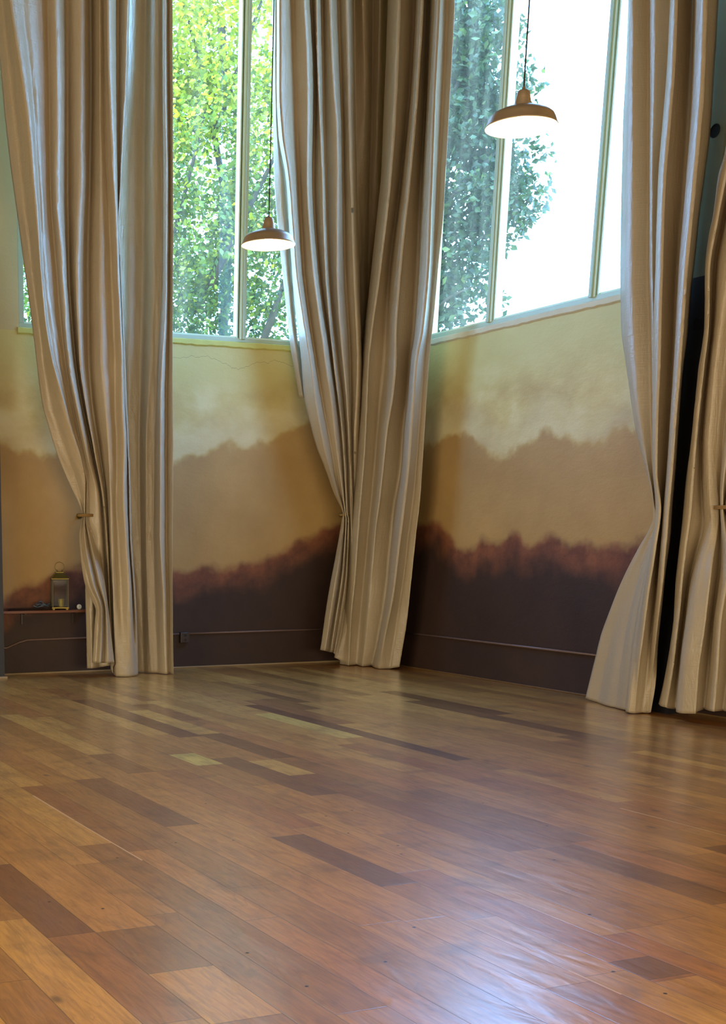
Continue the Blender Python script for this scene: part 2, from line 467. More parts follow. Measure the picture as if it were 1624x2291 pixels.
# special planks read from the floor: corner pixels (left seam start, right seam end), tone, hue
def build_floor():
    rnd = random.Random(11)
    XMIN, XMAX, YMIN, YMAX = -8.0, XB+0.3, -8.0, YA+0.3
    special = []      # pixel of one point well inside the plank, near end px, far end px, tone, hue
    for (cx, cy), e0, e1, tone, hue in (
        ((455, 1698), (400, 1687), (512, 1708), 1.0, 0.1),
        ((585, 1712), (512, 1706), (655, 1735), 0.80, 0.2),
        ((680, 1625), (560, 1598), (800, 1650), 0.86, 0.2),
        ((655, 1602), (548, 1578), (772, 1628), 0.10, 0.7),
        ((640, 1560), (575, 1548), (710, 1570), 0.15, 0.3),
        ((900, 1557), (800, 1550), (1070, 1602), 0.12, 0.6),
        ((120, 2020), (0, 1935), (106, 2098), 0.20, 0.8),
        ((330, 2110), (215, 2087), (400, 2170), 0.28, 0.2),
        ((420, 2230), (386, 2172), (480, 2291), 0.53, 0.1),
        ((300, 1812), (170, 1745), (370, 1850), 0.26, 0.75),
        ((560, 1720), (440, 1700), (700, 1780), 0.22, 0.5),
        ((140, 1655), (0, 1600), (190, 1690), 0.72, 0.1),
        ((60, 1735), (-60, 1690), (100, 1757), 0.66, 0.3),
        ((1480, 2165), (1440, 2180), (1550, 2176), 0.20, 0.6),
        ((1340, 1660), (1210, 1650), (1320, 1668), 0.26, 0.6),
        ((640, 1690), (500, 1640), (640, 1695), 0.20, 0.5),
        ((1500, 1985), (1290, 1890), (1624, 2020), 0.24, 0.3),
        ((700, 1900), (540, 1880), (800, 1990), 0.20, 0.2),
        ((330, 1620), (190, 1565), (400, 1650), 0.20, 0.8),
        ((450, 1640), (300, 1590), (520, 1660), 0.74, 0.15),
        ((860, 1700), (700, 1655), (980, 1720), 0.62, 0.4),
        ((1020, 1690), (960, 1672), (1090, 1696), 0.10, 0.2),
    ):
        c = on_z(cx, cy); a = on_z(*e0).y; b = on_z(*e1).y
        special.append((c.x, min(a, b), max(a, b), c.y, tone, hue))
    seams = [1.456, 1.654, 1.911, 2.063, 2.262, 2.42, 2.648, 2.853, 3.057, 3.25, 3.448]
    xs = list(seams)
    while xs[0] > XMIN: xs.insert(0, xs[0]-rnd.choice((0.15, 0.2, 0.2)))
    while xs[-1] < XMAX: xs.append(xs[-1]+rnd.choice((0.15, 0.2, 0.2)))
    bm = bmesh.new()
    uvl = bm.loops.layers.uv.new('plank')
    lt = bm.faces.layers.float.new('tone'); lh = bm.faces.layers.float.new('hue')
    lm = bm.faces.layers.float.new('mark'); ls = bm.faces.layers.float_vector.new('size')
    def quad(P4, tone, hue, mark, w, l):
        vs = [bm.verts.new(p) for p in P4]
        f = bm.faces.new(vs)
        f[lt] = tone; f[lh] = hue; f[lm] = mark; f[ls] = (w, l, 0)
        for lp, uvc in zip(f.loops, ((0, 0), (w, 0), (w, l), (0, l))): lp[uvl].uv = uvc
        return f
    for x0, x1 in zip(xs, xs[1:]):
        cuts = [(a, b, t_, h_) for (cx, a, b, cy, t_, h_) in special if x0 <= cx < x1]
        cuts.sort()
        y = YMIN - rnd.random()*2
        segs = []
        ci = 0
        while y < YMAX:
            L = rnd.choice((0.7, 1.1, 1.6, 2.2, 2.8)) + rnd.random()*0.5
            y2 = y+L
            if ci < len(cuts):
                a, b, t_, h_ = cuts[ci]
                if y >= a-0.02:
                    segs.append((y, max(b, y+0.2), t_, h_)); y = max(b, y+0.2); ci += 1; continue
                if y2 > a: y2 = a
            tone = min(0.86, max(0.12, rnd.gauss(0.48, 0.10)))
            segs.append((y, y2, tone, rnd.random())); y = y2
        for a, b, tone, hue in segs:
            a2, b2 = max(a, YMIN), min(b, YMAX)
            if b2 <= a2: continue
            quad([(x0, a2, 0), (min(x1, XMAX), a2, 0), (min(x1, XMAX), b2, 0), (x0, b2, 0)], tone, hue, 0, x1-x0, b2-a2)
    # pale exposed slivers along seams
    for p0, p1, w in (((74, 1780), (165, 1835), 0.012), ((168, 1837), (318, 1925), 0.009), ((1338, 1750.4), (1624, 1822), 0.007),
                      ((1387, 1808.5), (1480, 1832), 0.016), ((1480, 1832), (1624, 1870), 0.008), ((1272, 2171.6), (1390, 2225), 0.008)):
        a, b = on_z(*p0), on_z(*p1)
        quad([(a.x-w/2, a.y, 0.0006), (b.x-w/2, b.y, 0.0006), (b.x+w/2, b.y, 0.0006), (a.x+w/2, a.y, 0.0006)][::-1], 1, 0, 1, w, 1)
    # dark nail holes
    for x, y in ((460, 1798), (787, 1813), (262, 1920), (393, 1886), (522, 1880), (729, 1826), (1080, 1797), (1224, 1848), (779, 1864), (890, 1892),
                 (898, 1911), (1240, 1924), (1343, 1785), (110, 2018), (553, 2132), (926, 2075), (1319, 2046), (1372, 2174), (1488, 2223), (686, 2207), (862, 2152), (230, 2033)):
        c = on_z(x, y)
        n = 10; r = 0.0075
        vs = [bm.verts.new((c.x+r*cos(2*pi*k/n), c.y+r*sin(2*pi*k/n)*0.9, 0.0007)) for k in range(n)]
        f = bm.faces.new(vs); f[lm] = -1; f[ls] = (1, 1, 0)
    # slab below
    o = link_mesh('floor', bm, M['floor'])
    tag(o, kind='structure')
    return o
build_floor()

# ------------------------------------------------------------------ walls, ceiling
WA = (4.29, 7.95, 3.69, 8.4)      # window in back wall: x0 x1 z0 z1
WB = (8.62, 12.88, 3.69, 8.4)     # window in side wall: y0 y1 z0 z1
ZC = 9.0
def wall_with_window(name, mat, axis, lo, hi, w, face, th=0.32):
    bm = bmesh.new()
    a0, a1, z0, z1 = w
    parts = [(lo, hi, 0, z0), (lo, a0, z0, z1), (a1, hi, z0, z1), (lo, hi, z1, ZC)]
    for s0, s1, q0, q1 in parts:
        if axis == 'x': box(bm, s0, s1, face, face+th, q0, q1)
        else: box(bm, face, face+th, s0, s1, q0, q1)
    return tag(link_mesh(name, bm, mat), kind='structure')
wall_with_window('wall_back', M['wallA'], 'x', -8.0, XB, WA, YA)
wall_with_window('wall_right', M['wallB'], 'y', -8.0, YA+0.32, WB, XB)
bm = bmesh.new(); box(bm, -8.3, -8.0, -8.3, YA+0.32, 0, ZC)
tag(link_mesh('wall_left', bm, M['wall_plain']), kind='structure')
bm = bmesh.new(); box(bm, -8.0, XB+0.32, -8.3, -8.0, 0, ZC)
tag(link_mesh('wall_front', bm, M['wall_plain']), kind='structure')
bm = bmesh.new(); box(bm, -8.3, XB+0.32, -8.3, YA+0.32, ZC, ZC+0.2)
tag(link_mesh('ceiling', bm, M['ceiling']), kind='structure')
bm = bmesh.new(); box(bm, -8.3, XB+0.32, -8.3, YA+0.32, -0.2, -0.004)
tag(link_mesh('floor_subfloor', bm, M['trim_dark']), kind='structure')

# windows ------------------------------------------------------------
def build_window(name, axis, w, face, bars, sill_mat):
    a0, a1, z0, z1 = w
    mid = (a0+a1)/2
    loc = (mid, face, z0) if axis == 'x' else (face, mid, z0)
    root = empty(name, loc); tag(root, kind='structure')
    def bx(bm, s0, s1, d0, d1, q0, q1):      # d measured outward from the inner wall face
        if axis == 'x': box(bm, s0, s1, face+d0, face+d1, q0, q1)
        else: box(bm, face+d0, face+d1, s0, s1, q0, q1)
    bm = bmesh.new()
    bx(bm, a0, a1, 0.0, 0.12, z0, z0+0.045)
    bx(bm, a0, a1, 0.0, 0.12, z1-0.06, z1)
    bx(bm, a0, a0+0.06, 0.0, 0.12, z0+0.045, z1-0.06)
    bx(bm, a1-0.06, a1, 0.0, 0.12, z0+0.045, z1-0.06)
    link_mesh('window_frame', bm, M['frame'], root, bevel=0.004)
    edges = [a0+0.06]
    for b in bars:
        m1 = bmesh.new(); bx(m1, b+0.002, b+0.040, -0.03, 0.10, z0+0.03, z1-0.06)
        mu = link_mesh('mullion', m1, M['frame'], root, bevel=0.004)
        m2 = bmesh.new(); bx(m2, b-0.030, b+0.002, -0.012, 0.10, z0+0.03, z1-0.06)
        link_mesh('mullion_rib', m2, M['frame_light'], mu, bevel=0.003)
        m3 = bmesh.new(); bx(m3, b-0.046, b-0.030, 0.02, 0.10, z0+0.045, z1-0.06)
        link_mesh('gasket', m3, M['gasket'], mu)
        m4 = bmesh.new(); bx(m4, b-0.064, b-0.046, 0.0, 0.09, z0+0.045, z1-0.06)
        link_mesh('sash_stile', m4, M['frame_light'], mu, bevel=0.003)
        edges += [b-0.064, b+0.040]
    edges.append(a1-0.06)
    for s0, s1 in zip(edges[::2], edges[1::2]):
        g = bmesh.new()
        d = 0.06
        P = [(s0, z0+0.045), (s1, z0+0.045), (s1, z1-0.06), (s0, z1-0.06)]
        vs = [g.verts.new((s, face+d, q) if axis == 'x' else (face+d, s, q)) for s, q in P]
        g.faces.new(vs)
        link_mesh('glass_pane', g, M['glass'], root)
        r = bmesh.new()
        bx(r, s0, s1, 0.015, 0.05, z0+0.045, z0+0.062)
        link_mesh('sash_rail', r, M['frame_light'], root)
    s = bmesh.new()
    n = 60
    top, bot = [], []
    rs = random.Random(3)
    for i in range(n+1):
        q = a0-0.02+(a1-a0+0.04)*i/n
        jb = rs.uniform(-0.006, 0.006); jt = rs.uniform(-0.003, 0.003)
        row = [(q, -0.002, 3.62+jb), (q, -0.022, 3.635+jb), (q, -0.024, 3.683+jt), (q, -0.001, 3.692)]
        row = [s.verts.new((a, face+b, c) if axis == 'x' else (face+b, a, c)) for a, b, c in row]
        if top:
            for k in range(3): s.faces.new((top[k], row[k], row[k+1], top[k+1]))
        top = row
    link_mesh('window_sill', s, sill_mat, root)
    return root
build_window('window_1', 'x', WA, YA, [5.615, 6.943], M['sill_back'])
build_window('window_2', 'y', WB, XB, [9.985, 11.505], M['sill_side'])

# base shoe mouldings ---------------------------------------------------
bm = bmesh.new(); box(bm, -8, XB-0.02, YA-0.02, YA, 0, 0.02)
tag(link_mesh('baseboard_back', bm, M['trim'], bevel=0.006), kind='structure')
bm = bmesh.new(); box(bm, XB-0.02, XB, -8, YA, 0, 0.018)
tag(link_mesh('baseboard_right', bm, M['trim_dark'], bevel=0.006), kind='structure')

# steel columns -----------------------------------------------------------
def column(x0, x1, y0, y1, label, holes):
    t = empty('steel_column', ((x0+x1)/2, (y0+y1)/2, 0))
    tag(t, label, 'column')
    bm = bmesh.new()
    # channel: web facing the room with two flanges
    box(bm, x0, x0+0.02, y0, y1, 0, ZC)
    box(bm, x0+0.02, x1, y0, y0+0.02, 0, ZC)
    box(bm, x0+0.02, x1, y1-0.02, y1, 0, ZC)
    link_mesh('channel', bm, M['column'], t)
    for hy, hz in holes:
        h = bmesh.new()
        n = 28
        vs = [[h.verts.new((x0-0.002-e_, hy+r_*cos(2*pi*k/n), hz+r_*sin(2*pi*k/n))) for k in range(n)] for r_, e_ in ((0.052, 0.0), (0.052, 0.004), (0.046, 0.004), (0.044, -0.001))]
        for a, b in zip(vs, vs[1:]):
            for k in range(n): h.faces.new((a[k], a[(k+1) % n], b[(k+1) % n], b[k]))
        h.faces.new(vs[-1])
        link_mesh('hole', h, M['hole'], t)
    return t
CX = 8.56
hl = [on_x(1600, 293, CX), on_x(1560, 725, CX)]
dz = hl[0].z-hl[1].z
edgeR = on_x(1622, 290, CX).y
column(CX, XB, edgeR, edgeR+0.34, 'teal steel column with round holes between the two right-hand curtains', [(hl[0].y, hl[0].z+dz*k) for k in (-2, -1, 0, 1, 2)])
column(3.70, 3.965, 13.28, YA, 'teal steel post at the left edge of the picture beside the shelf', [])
bm = bmesh.new(); box(bm, 3.70, 3.985, 13.24, 13.28, 0, 0.022)
o = link_mesh('wood_block', bm, M['trim'], bevel=0.003)
tag(o, 'small pale wood block on the floor at the foot of the left teal post', 'block')

# conduit ------------------------------------------------------------------
def conduit(pts, label, clips):
    bm = bmesh.new(); tube(bm, pts, 0.011, 10)
    t = empty('electrical_conduit', pts[0])
    tag(t, label, 'conduit')
    link_mesh('pipe', bm, M['pipe'], t, smooth=True)
    return t
zl = 0.36
conduit([(3.97, YA-0.014, 0.30), (4.08, YA-0.014, 0.305), (4.22, YA-0.014, 0.36), (4.32, YA-0.014, 0.385), (5.4, YA-0.014, 0.395), (6.19, YA-0.014, 0.404)],
        'thin grey conduit with a bend running under the shelf on the left', 0)
conduit([(6.31, YA-0.014, 0.405), (7.4, YA-0.014, 0.409), (XB-0.03, YA-0.014, 0.412)],
        'thin grey conduit running right from the outlet box on the back wall', 0)
conduit([(XB-0.014, YA-0.03, 0.41), (XB-0.014, 11.0, 0.408), (XB-0.014, 8.82, 0.41)],
        'thin grey conduit running low along the right-hand wall', 0)
t = empty('outlet_box', (6.25, YA, 0.36)); tag(t, 'dark square outlet box on the back wall beside the left curtain', 'outlet')
bm = bmesh.new(); box(bm, 6.195, 6.31, YA-0.055, YA, 0.30, 0.425)
link_mesh('housing', bm, M['boxm'], t, bevel=0.005)
bm = bmesh.new(); box(bm, 6.203, 6.302, YA-0.059, YA-0.0555, 0.308, 0.417)
cp = link_mesh('cover_plate', bm, M['boxm'], t, bevel=0.002)
for zz in (0.335, 0.388):
    bm = bmesh.new()
    n = 16
    ring = [bm.verts.new((6.2525+0.017*cos(2*pi*k/n), YA-0.0605, zz+0.015*sin(2*pi*k/n))) for k in range(n)]
    ring2 = [bm.verts.new((v.co.x, YA-0.0590, v.co.z)) for v in ring]
    bm.faces.new(ring)
    for k in range(n): bm.faces.new((ring[k], ring2[k], ring2[(k+1) % n], ring[(k+1) % n]))
    link_mesh('receptacle', bm, M['slot'], t)

# shelf and things on it ---------------------------------------------------
SZ = 0.722
t = empty('wall_shelf', (4.6, YA, SZ)); tag(t, 'thin reddish wood wall shelf at the far left under the painted wall', 'shelf')
bm = bmesh.new(); box(bm, 3.97, 5.03, 13.34, YA-0.001, SZ-0.03, SZ)
link_mesh('board', bm, M['shelfwood'], t, bevel=0.004)
for bxp in (4.25, 4.85):
    bm = bmesh.new(); box(bm, bxp, bxp+0.02, 13.42, YA-0.001, SZ-0.045, SZ-0.03); box(bm, bxp, bxp+0.02, YA-0.02, YA-0.001, SZ-0.16, SZ-0.045)
    link_mesh('bracket', bm, M['boxm'], t)

def lantern(cx, cy, z):
    t = empty('candle_lantern', (cx, cy, z)); tag(t, 'tall glass candle lantern with pyramid top and ring handle on the shelf', 'lantern')
    w = 0.085
    a = radians(-14)
    rotm = Matrix.Translation((cx, cy, z)) @ Matrix.Rotation(a, 4, 'Z')
    def fin(bm): bmesh.ops.transform(bm, matrix=rotm, verts=bm.verts); return bm
    bm = bmesh.new()
    for k in (-1, 1):
        for j in (-1, 1): box(bm, k*0.075-0.012, k*0.075+0.012, j*0.075-0.012, j*0.075+0.012, 0, 0.016)
    box(bm, -0.095, 0.095, -0.095, 0.095, 0.016, 0.032)
    link_mesh('base', fin(bm), M['brass'], t, bevel=0.002)
    bm = bmesh.new()
    for k in (-1, 1):
        for j in (-1, 1): box(bm, k*w-0.007, k*w+0.007, j*w-0.007, j*w+0.007, 0.032, 0.335)
    box(bm, -w, w, -w-0.007, -w+0.007, 0.322, 0.335); box(bm, -w, w, w-0.007, w+0.007, 0.322, 0.335)
    box(bm, -w-0.007, -w+0.007, -w, w, 0.322, 0.335); box(bm, w-0.007, w+0.007, -w, w, 0.322, 0.335)
    link_mesh('frame', fin(bm), M['dull'], t)
    bm = bmesh.new()
    for sgn in (-1, 1):
        bm.faces.new([bm.verts.new(p) for p in ((-w, sgn*w, 0.032), (w, sgn*w, 0.032), (w, sgn*w, 0.322), (-w, sgn*w, 0.322))])
        bm.faces.new([bm.verts.new(p) for p in ((sgn*w, -w, 0.032), (sgn*w, w, 0.032), (sgn*w, w, 0.322), (sgn*w, -w, 0.322))])
    link_mesh('glass_pane', fin(bm), M['glass_small'], t)
    bm = bmesh.new()
    lo = [bm.verts.new((x*0.098, y*0.098, 0.335)) for x, y in ((-1, -1), (1, -1), (1, 1), (-1, 1))]
    l2 = [bm.verts.new((x*0.098, y*0.098, 0.345)) for x, y in ((-1, -1), (1, -1), (1, 1), (-1, 1))]
    hi = [bm.verts.new((x*0.045, y*0.045, 0.405)) for x, y in ((-1, -1), (1, -1), (1, 1), (-1, 1))]
    h2 = [bm.verts.new((x*0.045, y*0.045, 0.415)) for x, y in ((-1, -1), (1, -1), (1, 1), (-1, 1))]
    for A, B in ((lo, l2), (l2, hi), (hi, h2)):
        for k in range(4): bm.faces.new((A[k], A[(k+1) % 4], B[(k+1) % 4], B[k]))
    bm.faces.new(lo[::-1]); bm.faces.new(h2)
    link_mesh('roof', fin(bm), M['brass'], t, bevel=0.002)
    bm = bmesh.new()
    tube(bm, [(-0.012+0.052*cos(2*pi*k/32)+0.012, 0, 0.468+0.052*sin(2*pi*k/32)) for k in range(32)], 0.0035, 8, closed=True)
    tube(bm, [(-0.03, 0, 0.41), (-0.028, 0, 0.436)], 0.006, 8)
    tube(bm, [(0.03, 0, 0.41), (0.028, 0, 0.436)], 0.006, 8)
    link_mesh('ring_handle', fin(bm), M['brass'], t, smooth=True)
    v = empty('votive_cup', (cx+0.012, cy-0.01, z+0.032)); tag(v, 'small faceted yellow glass votive cup inside the lantern', 'candle holder')
    bm = bmesh.new()
    lathe(bm, [(0.0, 0.001), (0.028, 0.001), (0.036, 0.085), (0.033, 0.085), (0.026, 0.008), (0.0, 0.008)], (cx+0.012, cy-0.01, z+0.032), 8)
    link_mesh('cup', bm, M['votive'], v)
    bm = bmesh.new()
    lathe(bm, [(0.0, 0.009), (0.024, 0.009), (0.026, 0.04), (0.0, 0.04)], (cx+0.012, cy-0.01, z+0.032), 16)
    link_mesh('candle', bm, M['white'], v)
def m_small():
    t = NT('smoky_lantern_glass')
    tr = t.n('BsdfTransparent'); tr.inputs[0].default_value = (0.82, 0.82, 0.80, 1)
    gl = t.n('BsdfGlossy'); gl.inputs['Roughness'].default_value = 0.05
    fr = t.n('Fresnel'); fr.inputs[0].default_value = 1.5
    df = t.n('BsdfDiffuse'); df.inputs[0].default_value = (0.3, 0.28, 0.24, 1)
    m0 = t.n('MixShader'); m0.inputs[0].default_value = 0.03
    t.t.links.new(tr.outputs[0], m0.inputs[1]); t.t.links.new(df.outputs[0], m0.inputs[2])
    m1 = t.n('MixShader'); m1.inputs[0].default_value = 0.008
    t.t.links.new(m0.outputs[0], m1.inputs[1]); t.t.links.new(gl.outputs[0], m1.inputs[2])
    return t.done(m1.outputs[0])
M['glass_small'] = m_small()
M['votive'] = simple('yellow_mercury_glass', lin(196, 186, 92), 0.15, 0.6, var=0.3, scale=60)
lantern(4.672, 13.45, SZ)

# small round white clock-like disc
cx, cz = 4.89, SZ+0.029
t = empty('round_disc', (cx, 13.42, SZ)); tag(t, 'small round white disc standing upright on the shelf right of the lantern', 'disc')
bm = bmesh.new()
n = 32
prof = [(0.0, -0.010), (0.024, -0.010), (0.028, -0.006), (0.0285, 0.004), (0.026, 0.010), (0.0, 0.011)]
rings = [[bm.verts.new((cx+r*cos(2*pi*k/n), 13.42+y, cz+r*sin(2*pi*k/n))) for k in range(n)] for r, y in prof]
for a, b in zip(rings, rings[1:]):
    for k in range(n): bm.faces.new((a[k], a[(k+1) % n], b[(k+1) % n], b[k]))
bmesh.ops.remove_doubles(bm, verts=bm.verts, dist=1e-5)
link_mesh('body', bm, M['white'], t, smooth=True)
bm = bmesh.new()
box(bm, cx-0.011, cx+0.006, 13.4085, 13.4098, cz-0.0015, cz+0.0015); box(bm, cx-0.001, cx+0.0015, 13.4085, 13.4098, cz-0.001, cz+0.013)
link_mesh('grey_mark', bm, M['grey'], t)

# dark tray and blue-grey strap
t = empty('flat_tray', (4.28, 13.44, SZ)); tag(t, 'long flat dark tray lying on the left end of the shelf', 'tray')
bm = bmesh.new()
lo = [(4.05, 13.39), (4.50, 13.36), (4.53, 13.50), (4.08, 13.53)]
cxx = sum(p[0] for p in lo)/4; cyy = sum(p[1] for p in lo)/4
rows = []
for sc, z in ((0.9, 0.0), (1.0, 0.022), (0.96, 0.022), (0.88, 0.007)):
    rows.append([bm.verts.new((cxx+(x-cxx)*sc, cyy+(y-cyy)*sc, SZ+z)) for x, y in lo])
for a, b in zip(rows, rows[1:]):
    for k in range(4): bm.faces.new((a[k], a[(k+1) % 4], b[(k+1) % 4], b[k]))
bm.faces.new(rows[0][::-1]); bm.faces.new(rows[-1])
link_mesh('dish', bm, M['darkitem'], t, bevel=0.002)
t = empty('folded_strap', (4.46, 13.42, SZ+0.022)); tag(t, 'crumpled blue-grey strap lying over the right end of the dark tray', 'strap')
rs = random.Random(5)
for q in range(3):
    bm = bmesh.new()
    pts = []
    for k in range(40):
        u = k/39
        a = u*2.0*pi
        pts.append((4.44+0.085*cos(a)*(1-0.15*q)+0.02*q, 13.435+0.03*sin(a)-0.008*q, SZ+0.031+0.010*q+0.018*abs(sin(a*1.5+q))+(0.028*(cos(a) < -0.5)*q*0.5)))
    tube(bm, pts, [0.007+0.003*sin(k*0.9) for k in range(40)], 6)
    link_mesh('loop', bm, M['bluecloth'], t, smooth=True)

# ------------------------------------------------------------------ pendant lamps
def m_shade_out():
    t = NT('brushed_bronze_shade')
    p = t.obj()
    n = t.noise(t.mapping(p, (3, 3, 60)), 6, 4)
    c = t.mix(n, lin(170, 148, 122), lin(196, 176, 150))
    return t.done(t.pr(c, 0.42, 0.7, t.bump(n, 0.08, 0.002)))
M['shade'] = m_shade_out()
M['shade_in'] = simple('white_shade_lining', (0.9, 0.86, 0.78, 1), 0.35, var=0.01)
M['cord'] = simple('dark_cord', lin(34, 34, 34), 0.6)
def m_bulb():
    t = NT('lit_bulb')
    em = t.n('Emission'); em.inputs[0].default_value = (1.0, 0.74, 0.42, 1); em.inputs[1].default_value = 160
    return t.done(em.outputs[0])
M['bulb'] = m_bulb()
def pendant(cx, cy, rz, label):
    R_ = 0.2
    t = empty('pendant_lamp', (cx, cy, rz)); tag(t, label, 'lamp', 'metal barn pendant lamps')
    c = (cx, cy, rz)
    bm = bmesh.new()
    lathe(bm, [(0.203, -0.004), (0.205, 0.0), (0.200, 0.006), (0.186, 0.042), (0.178, 0.056), (0.160, 0.070), (0.120, 0.088), (0.080, 0.101), (0.052, 0.108)], c)
    sh = link_mesh('shade', bm, M['shade'], t, smooth=True)
    bm = bmesh.new()
    lathe(bm, [(0.203, -0.004), (0.197, 0.002), (0.183, 0.040), (0.174, 0.053), (0.157, 0.066), (0.118, 0.084), (0.078, 0.097), (0.030, 0.106)], c)
    link_mesh('shade_lining', bm, M['shade_in'], sh, smooth=True)
    bm = bmesh.new()
    lathe(bm, [(0.054, 0.104), (0.050, 0.112), (0.041, 0.150), (0.035, 0.182), (0.030, 0.188), (0.012, 0.190), (0.009, 0.205), (0.004, 0.210)], c, 32)
    link_mesh('socket_neck', bm, M['shade'], t, smooth=True)
    bm = bmesh.new()
    prof = [(0.013, 0.095), (0.016, 0.082), (0.026, 0.062), (0.031, 0.042), (0.029, 0.024), (0.020, 0.012), (0.004, 0.007)]
    lathe(bm, prof, c, 24)
    link_mesh('bulb', bm, M['bulb'], t, smooth=True)
    bm = bmesh.new(); tube(bm, [(cx, cy, rz+0.20), (cx, cy, ZC)], 0.0045, 8)
    link_mesh('cord', bm, M['cord'], t, smooth=True)
    return t
pendant(4.84, 9.05, 3.667, 'small-looking farther brown metal pendant lamp in front of the left window')
pendant(5.08, 6.463, 3.812, 'nearer, larger brown metal pendant lamp in front of the white side window')


# ------------------------------------------------------------------ curtains
def interp(pts, y):
    """monotone-ish cubic through (y,v) points, linear beyond ends"""
    n = len(pts)
    if n == 1: return pts[0][1]
    if y <= pts[0][0]:
        (a, va), (b, vb) = pts[0], pts[1]
        return va + (vb-va)/(b-a)*(y-a)*0.6
    if y >= pts[-1][0]: return pts[-1][1]
    for i in range(n-1):
        if pts[i][0] <= y <= pts[i+1][0]: break
    y0, v0 = pts[i]; y1, v1 = pts[i+1]
    h = y1-y0
    def slope(j):
        if j <= 0: return (pts[1][1]-pts[0][1])/(pts[1][0]-pts[0][0])
        if j >= n-1: return (pts[-1][1]-pts[-2][1])/(pts[-1][0]-pts[-2][0])
        a = (pts[j][1]-pts[j-1][1])/(pts[j][0]-pts[j-1][0]); b = (pts[j+1][1]-pts[j][1])/(pts[j+1][0]-pts[j][0])
        if a*b <= 0: return 0.0
        return 2*a*b/(a+b)
    m0, m1 = slope(i), slope(i+1)
    s = (y-y0)/h
    return (2*s**3-3*s*s+1)*v0 + (s**3-2*s*s+s)*h*m0 + (-2*s**3+3*s*s)*v1 + (s**3-s*s)*h*m1

TOPY = -330
def drape(name, lines, label, parent, seed, sub=7, wr=1.0, rows=330, topy=TOPY, amp=1.0, dmin=0.04):
    """lines: dict(p=[(y,x)..], d=[(y,depth from wall)..], w='A'|'B', floor=bool)"""
    bm = bmesh.new()
    R = []
    for L in lines:
        w = L.get('w', 'A')
        yb = L['p'][-1][0]
        dp = list(L['d'])
        if L.get('floor'):
            # choose the hem's distance from the wall so that it just meets the floor
            q = on_z(L['p'][-1][1], yb, 0.006)
            db = (YA-q.y) if w == 'A' else (XB-q.x)
            dp = [x for x in dp if x[0] < yb-200]+[(yb, db)]
        R.append((L['p'], dp, w, yb))
    def dval(dp, y): return interp(dp, y) if y > dp[0][0] else dp[0][1]
    colsP = []
    for p, dp, w, yb in R:
        col = []
        for i in range(rows+1):
            u = i/rows
            y = topy + (yb-topy)*u
            x = interp(p, y)
            d = dval(dp, y)
            if amp != 1:
                same = [dval(q[1], y) for q in R if q[2] == w]
                dm = sum(same)/len(same)
                fade = 1-max(0, min(1, (u-0.93)/0.07))      # hems keep their measured distance
                d = max(dmin, d + (d-dm)*(amp-1)*fade)
            q = on_y(x, y, YA-d) if w == 'A' else on_x(x, y, XB-d)
            if q.z < 0.006: q.z = 0.006
            col.append(q)
        colsP.append(col)
    grid = []
    nl = len(colsP)
    for k in range(nl-1):
        A, B = colsP[k], colsP[k+1]
        for s in range(sub):
            f = s/sub
            # bulge so that the sheet turns over at crests and valleys
            ff_ = (1-cos(pi*f))/2
            col = []
            for i in range(rows+1):
                a, b = A[i], B[i]
                g = Vector(a).lerp(b, f)
                w = R[k][2]
                n_ = Vector((0, 1, 0)) if w == 'A' else Vector((1, 0, 0))
                # crests stay round and broad, valleys fold in tightly
                rise = -(b-a).dot(n_)                       # > 0: the next line stands prouder
                q_ = max(-1.0, min(1.0, rise/0.05)); q_ = (q_*q_*q_*-1+3*q_)/2
                tight = sin(pi/2*f) if q_ > 0 else 1-cos(pi/2*f)
                e2 = ff_ + (tight-ff_)*abs(q_)*0.8
                h = Vector(a).lerp(b, e2)
                # lateral linear, depth eased
                q = g + n_*((h-g).dot(n_))
                col.append(q)
            grid.append(col)
    grid.append(colsP[-1])
    verts = []
    nc = len(grid)
    for ci, col in enumerate(grid):
        vc = []
        for i, q in enumerate(col):
            a = ci/7.0
            fr = 0.45+0.55*min(1, i/rows*1.6)
            n1 = noise.noise(Vector((a*1.1+seed*7.3, q.z*0.55, seed)))*0.016
            n2 = noise.noise(Vector((a*2.3+q.z*0.9+seed, q.z*2.1, seed*3.1)))*0.009*fr
            n3 = noise.noise(Vector((a*1.7-q.z*1.4+seed, q.z*5.0, seed*1.7)))*0.004*fr
            n4 = abs(noise.noise(Vector((a*1.2+q.z*2.2, q.z*3.4, seed*5.7))))
            n4 = -max(0, 0.09-n4)*0.06*fr
            e_ = wr*(n1+n2+n3+n4)
            w_ = R[min(ci//sub, nl-1)][2]
            q2 = Vector(q)
            if w_ == 'A': q2.y -= e_
            else: q2.x -= e_
            vc.append(bm.verts.new(q2))
        verts.append(vc)
    for c in range(nc-1):
        for i in range(rows):
            bm.faces.new((verts[c][i], verts[c][i+1], verts[c+1][i+1], verts[c+1][i]))
    o = link_mesh(name, bm, M['satin'], parent, smooth=True)
    s = o.modifiers.new('cloth', 'SOLIDIFY'); s.thickness = 0.0025; s.offset = 0
    return o

def D(*v):      # depth profile shorthand: D(d) constant or D((y,d),...)
    return [(0, v[0])] if len(v) == 1 and not isinstance(v[0], tuple) else list(v)

def curtain(label, base):
    t = empty('curtain', base); tag(t, label, 'curtain', 'long beige satin curtains'); return t

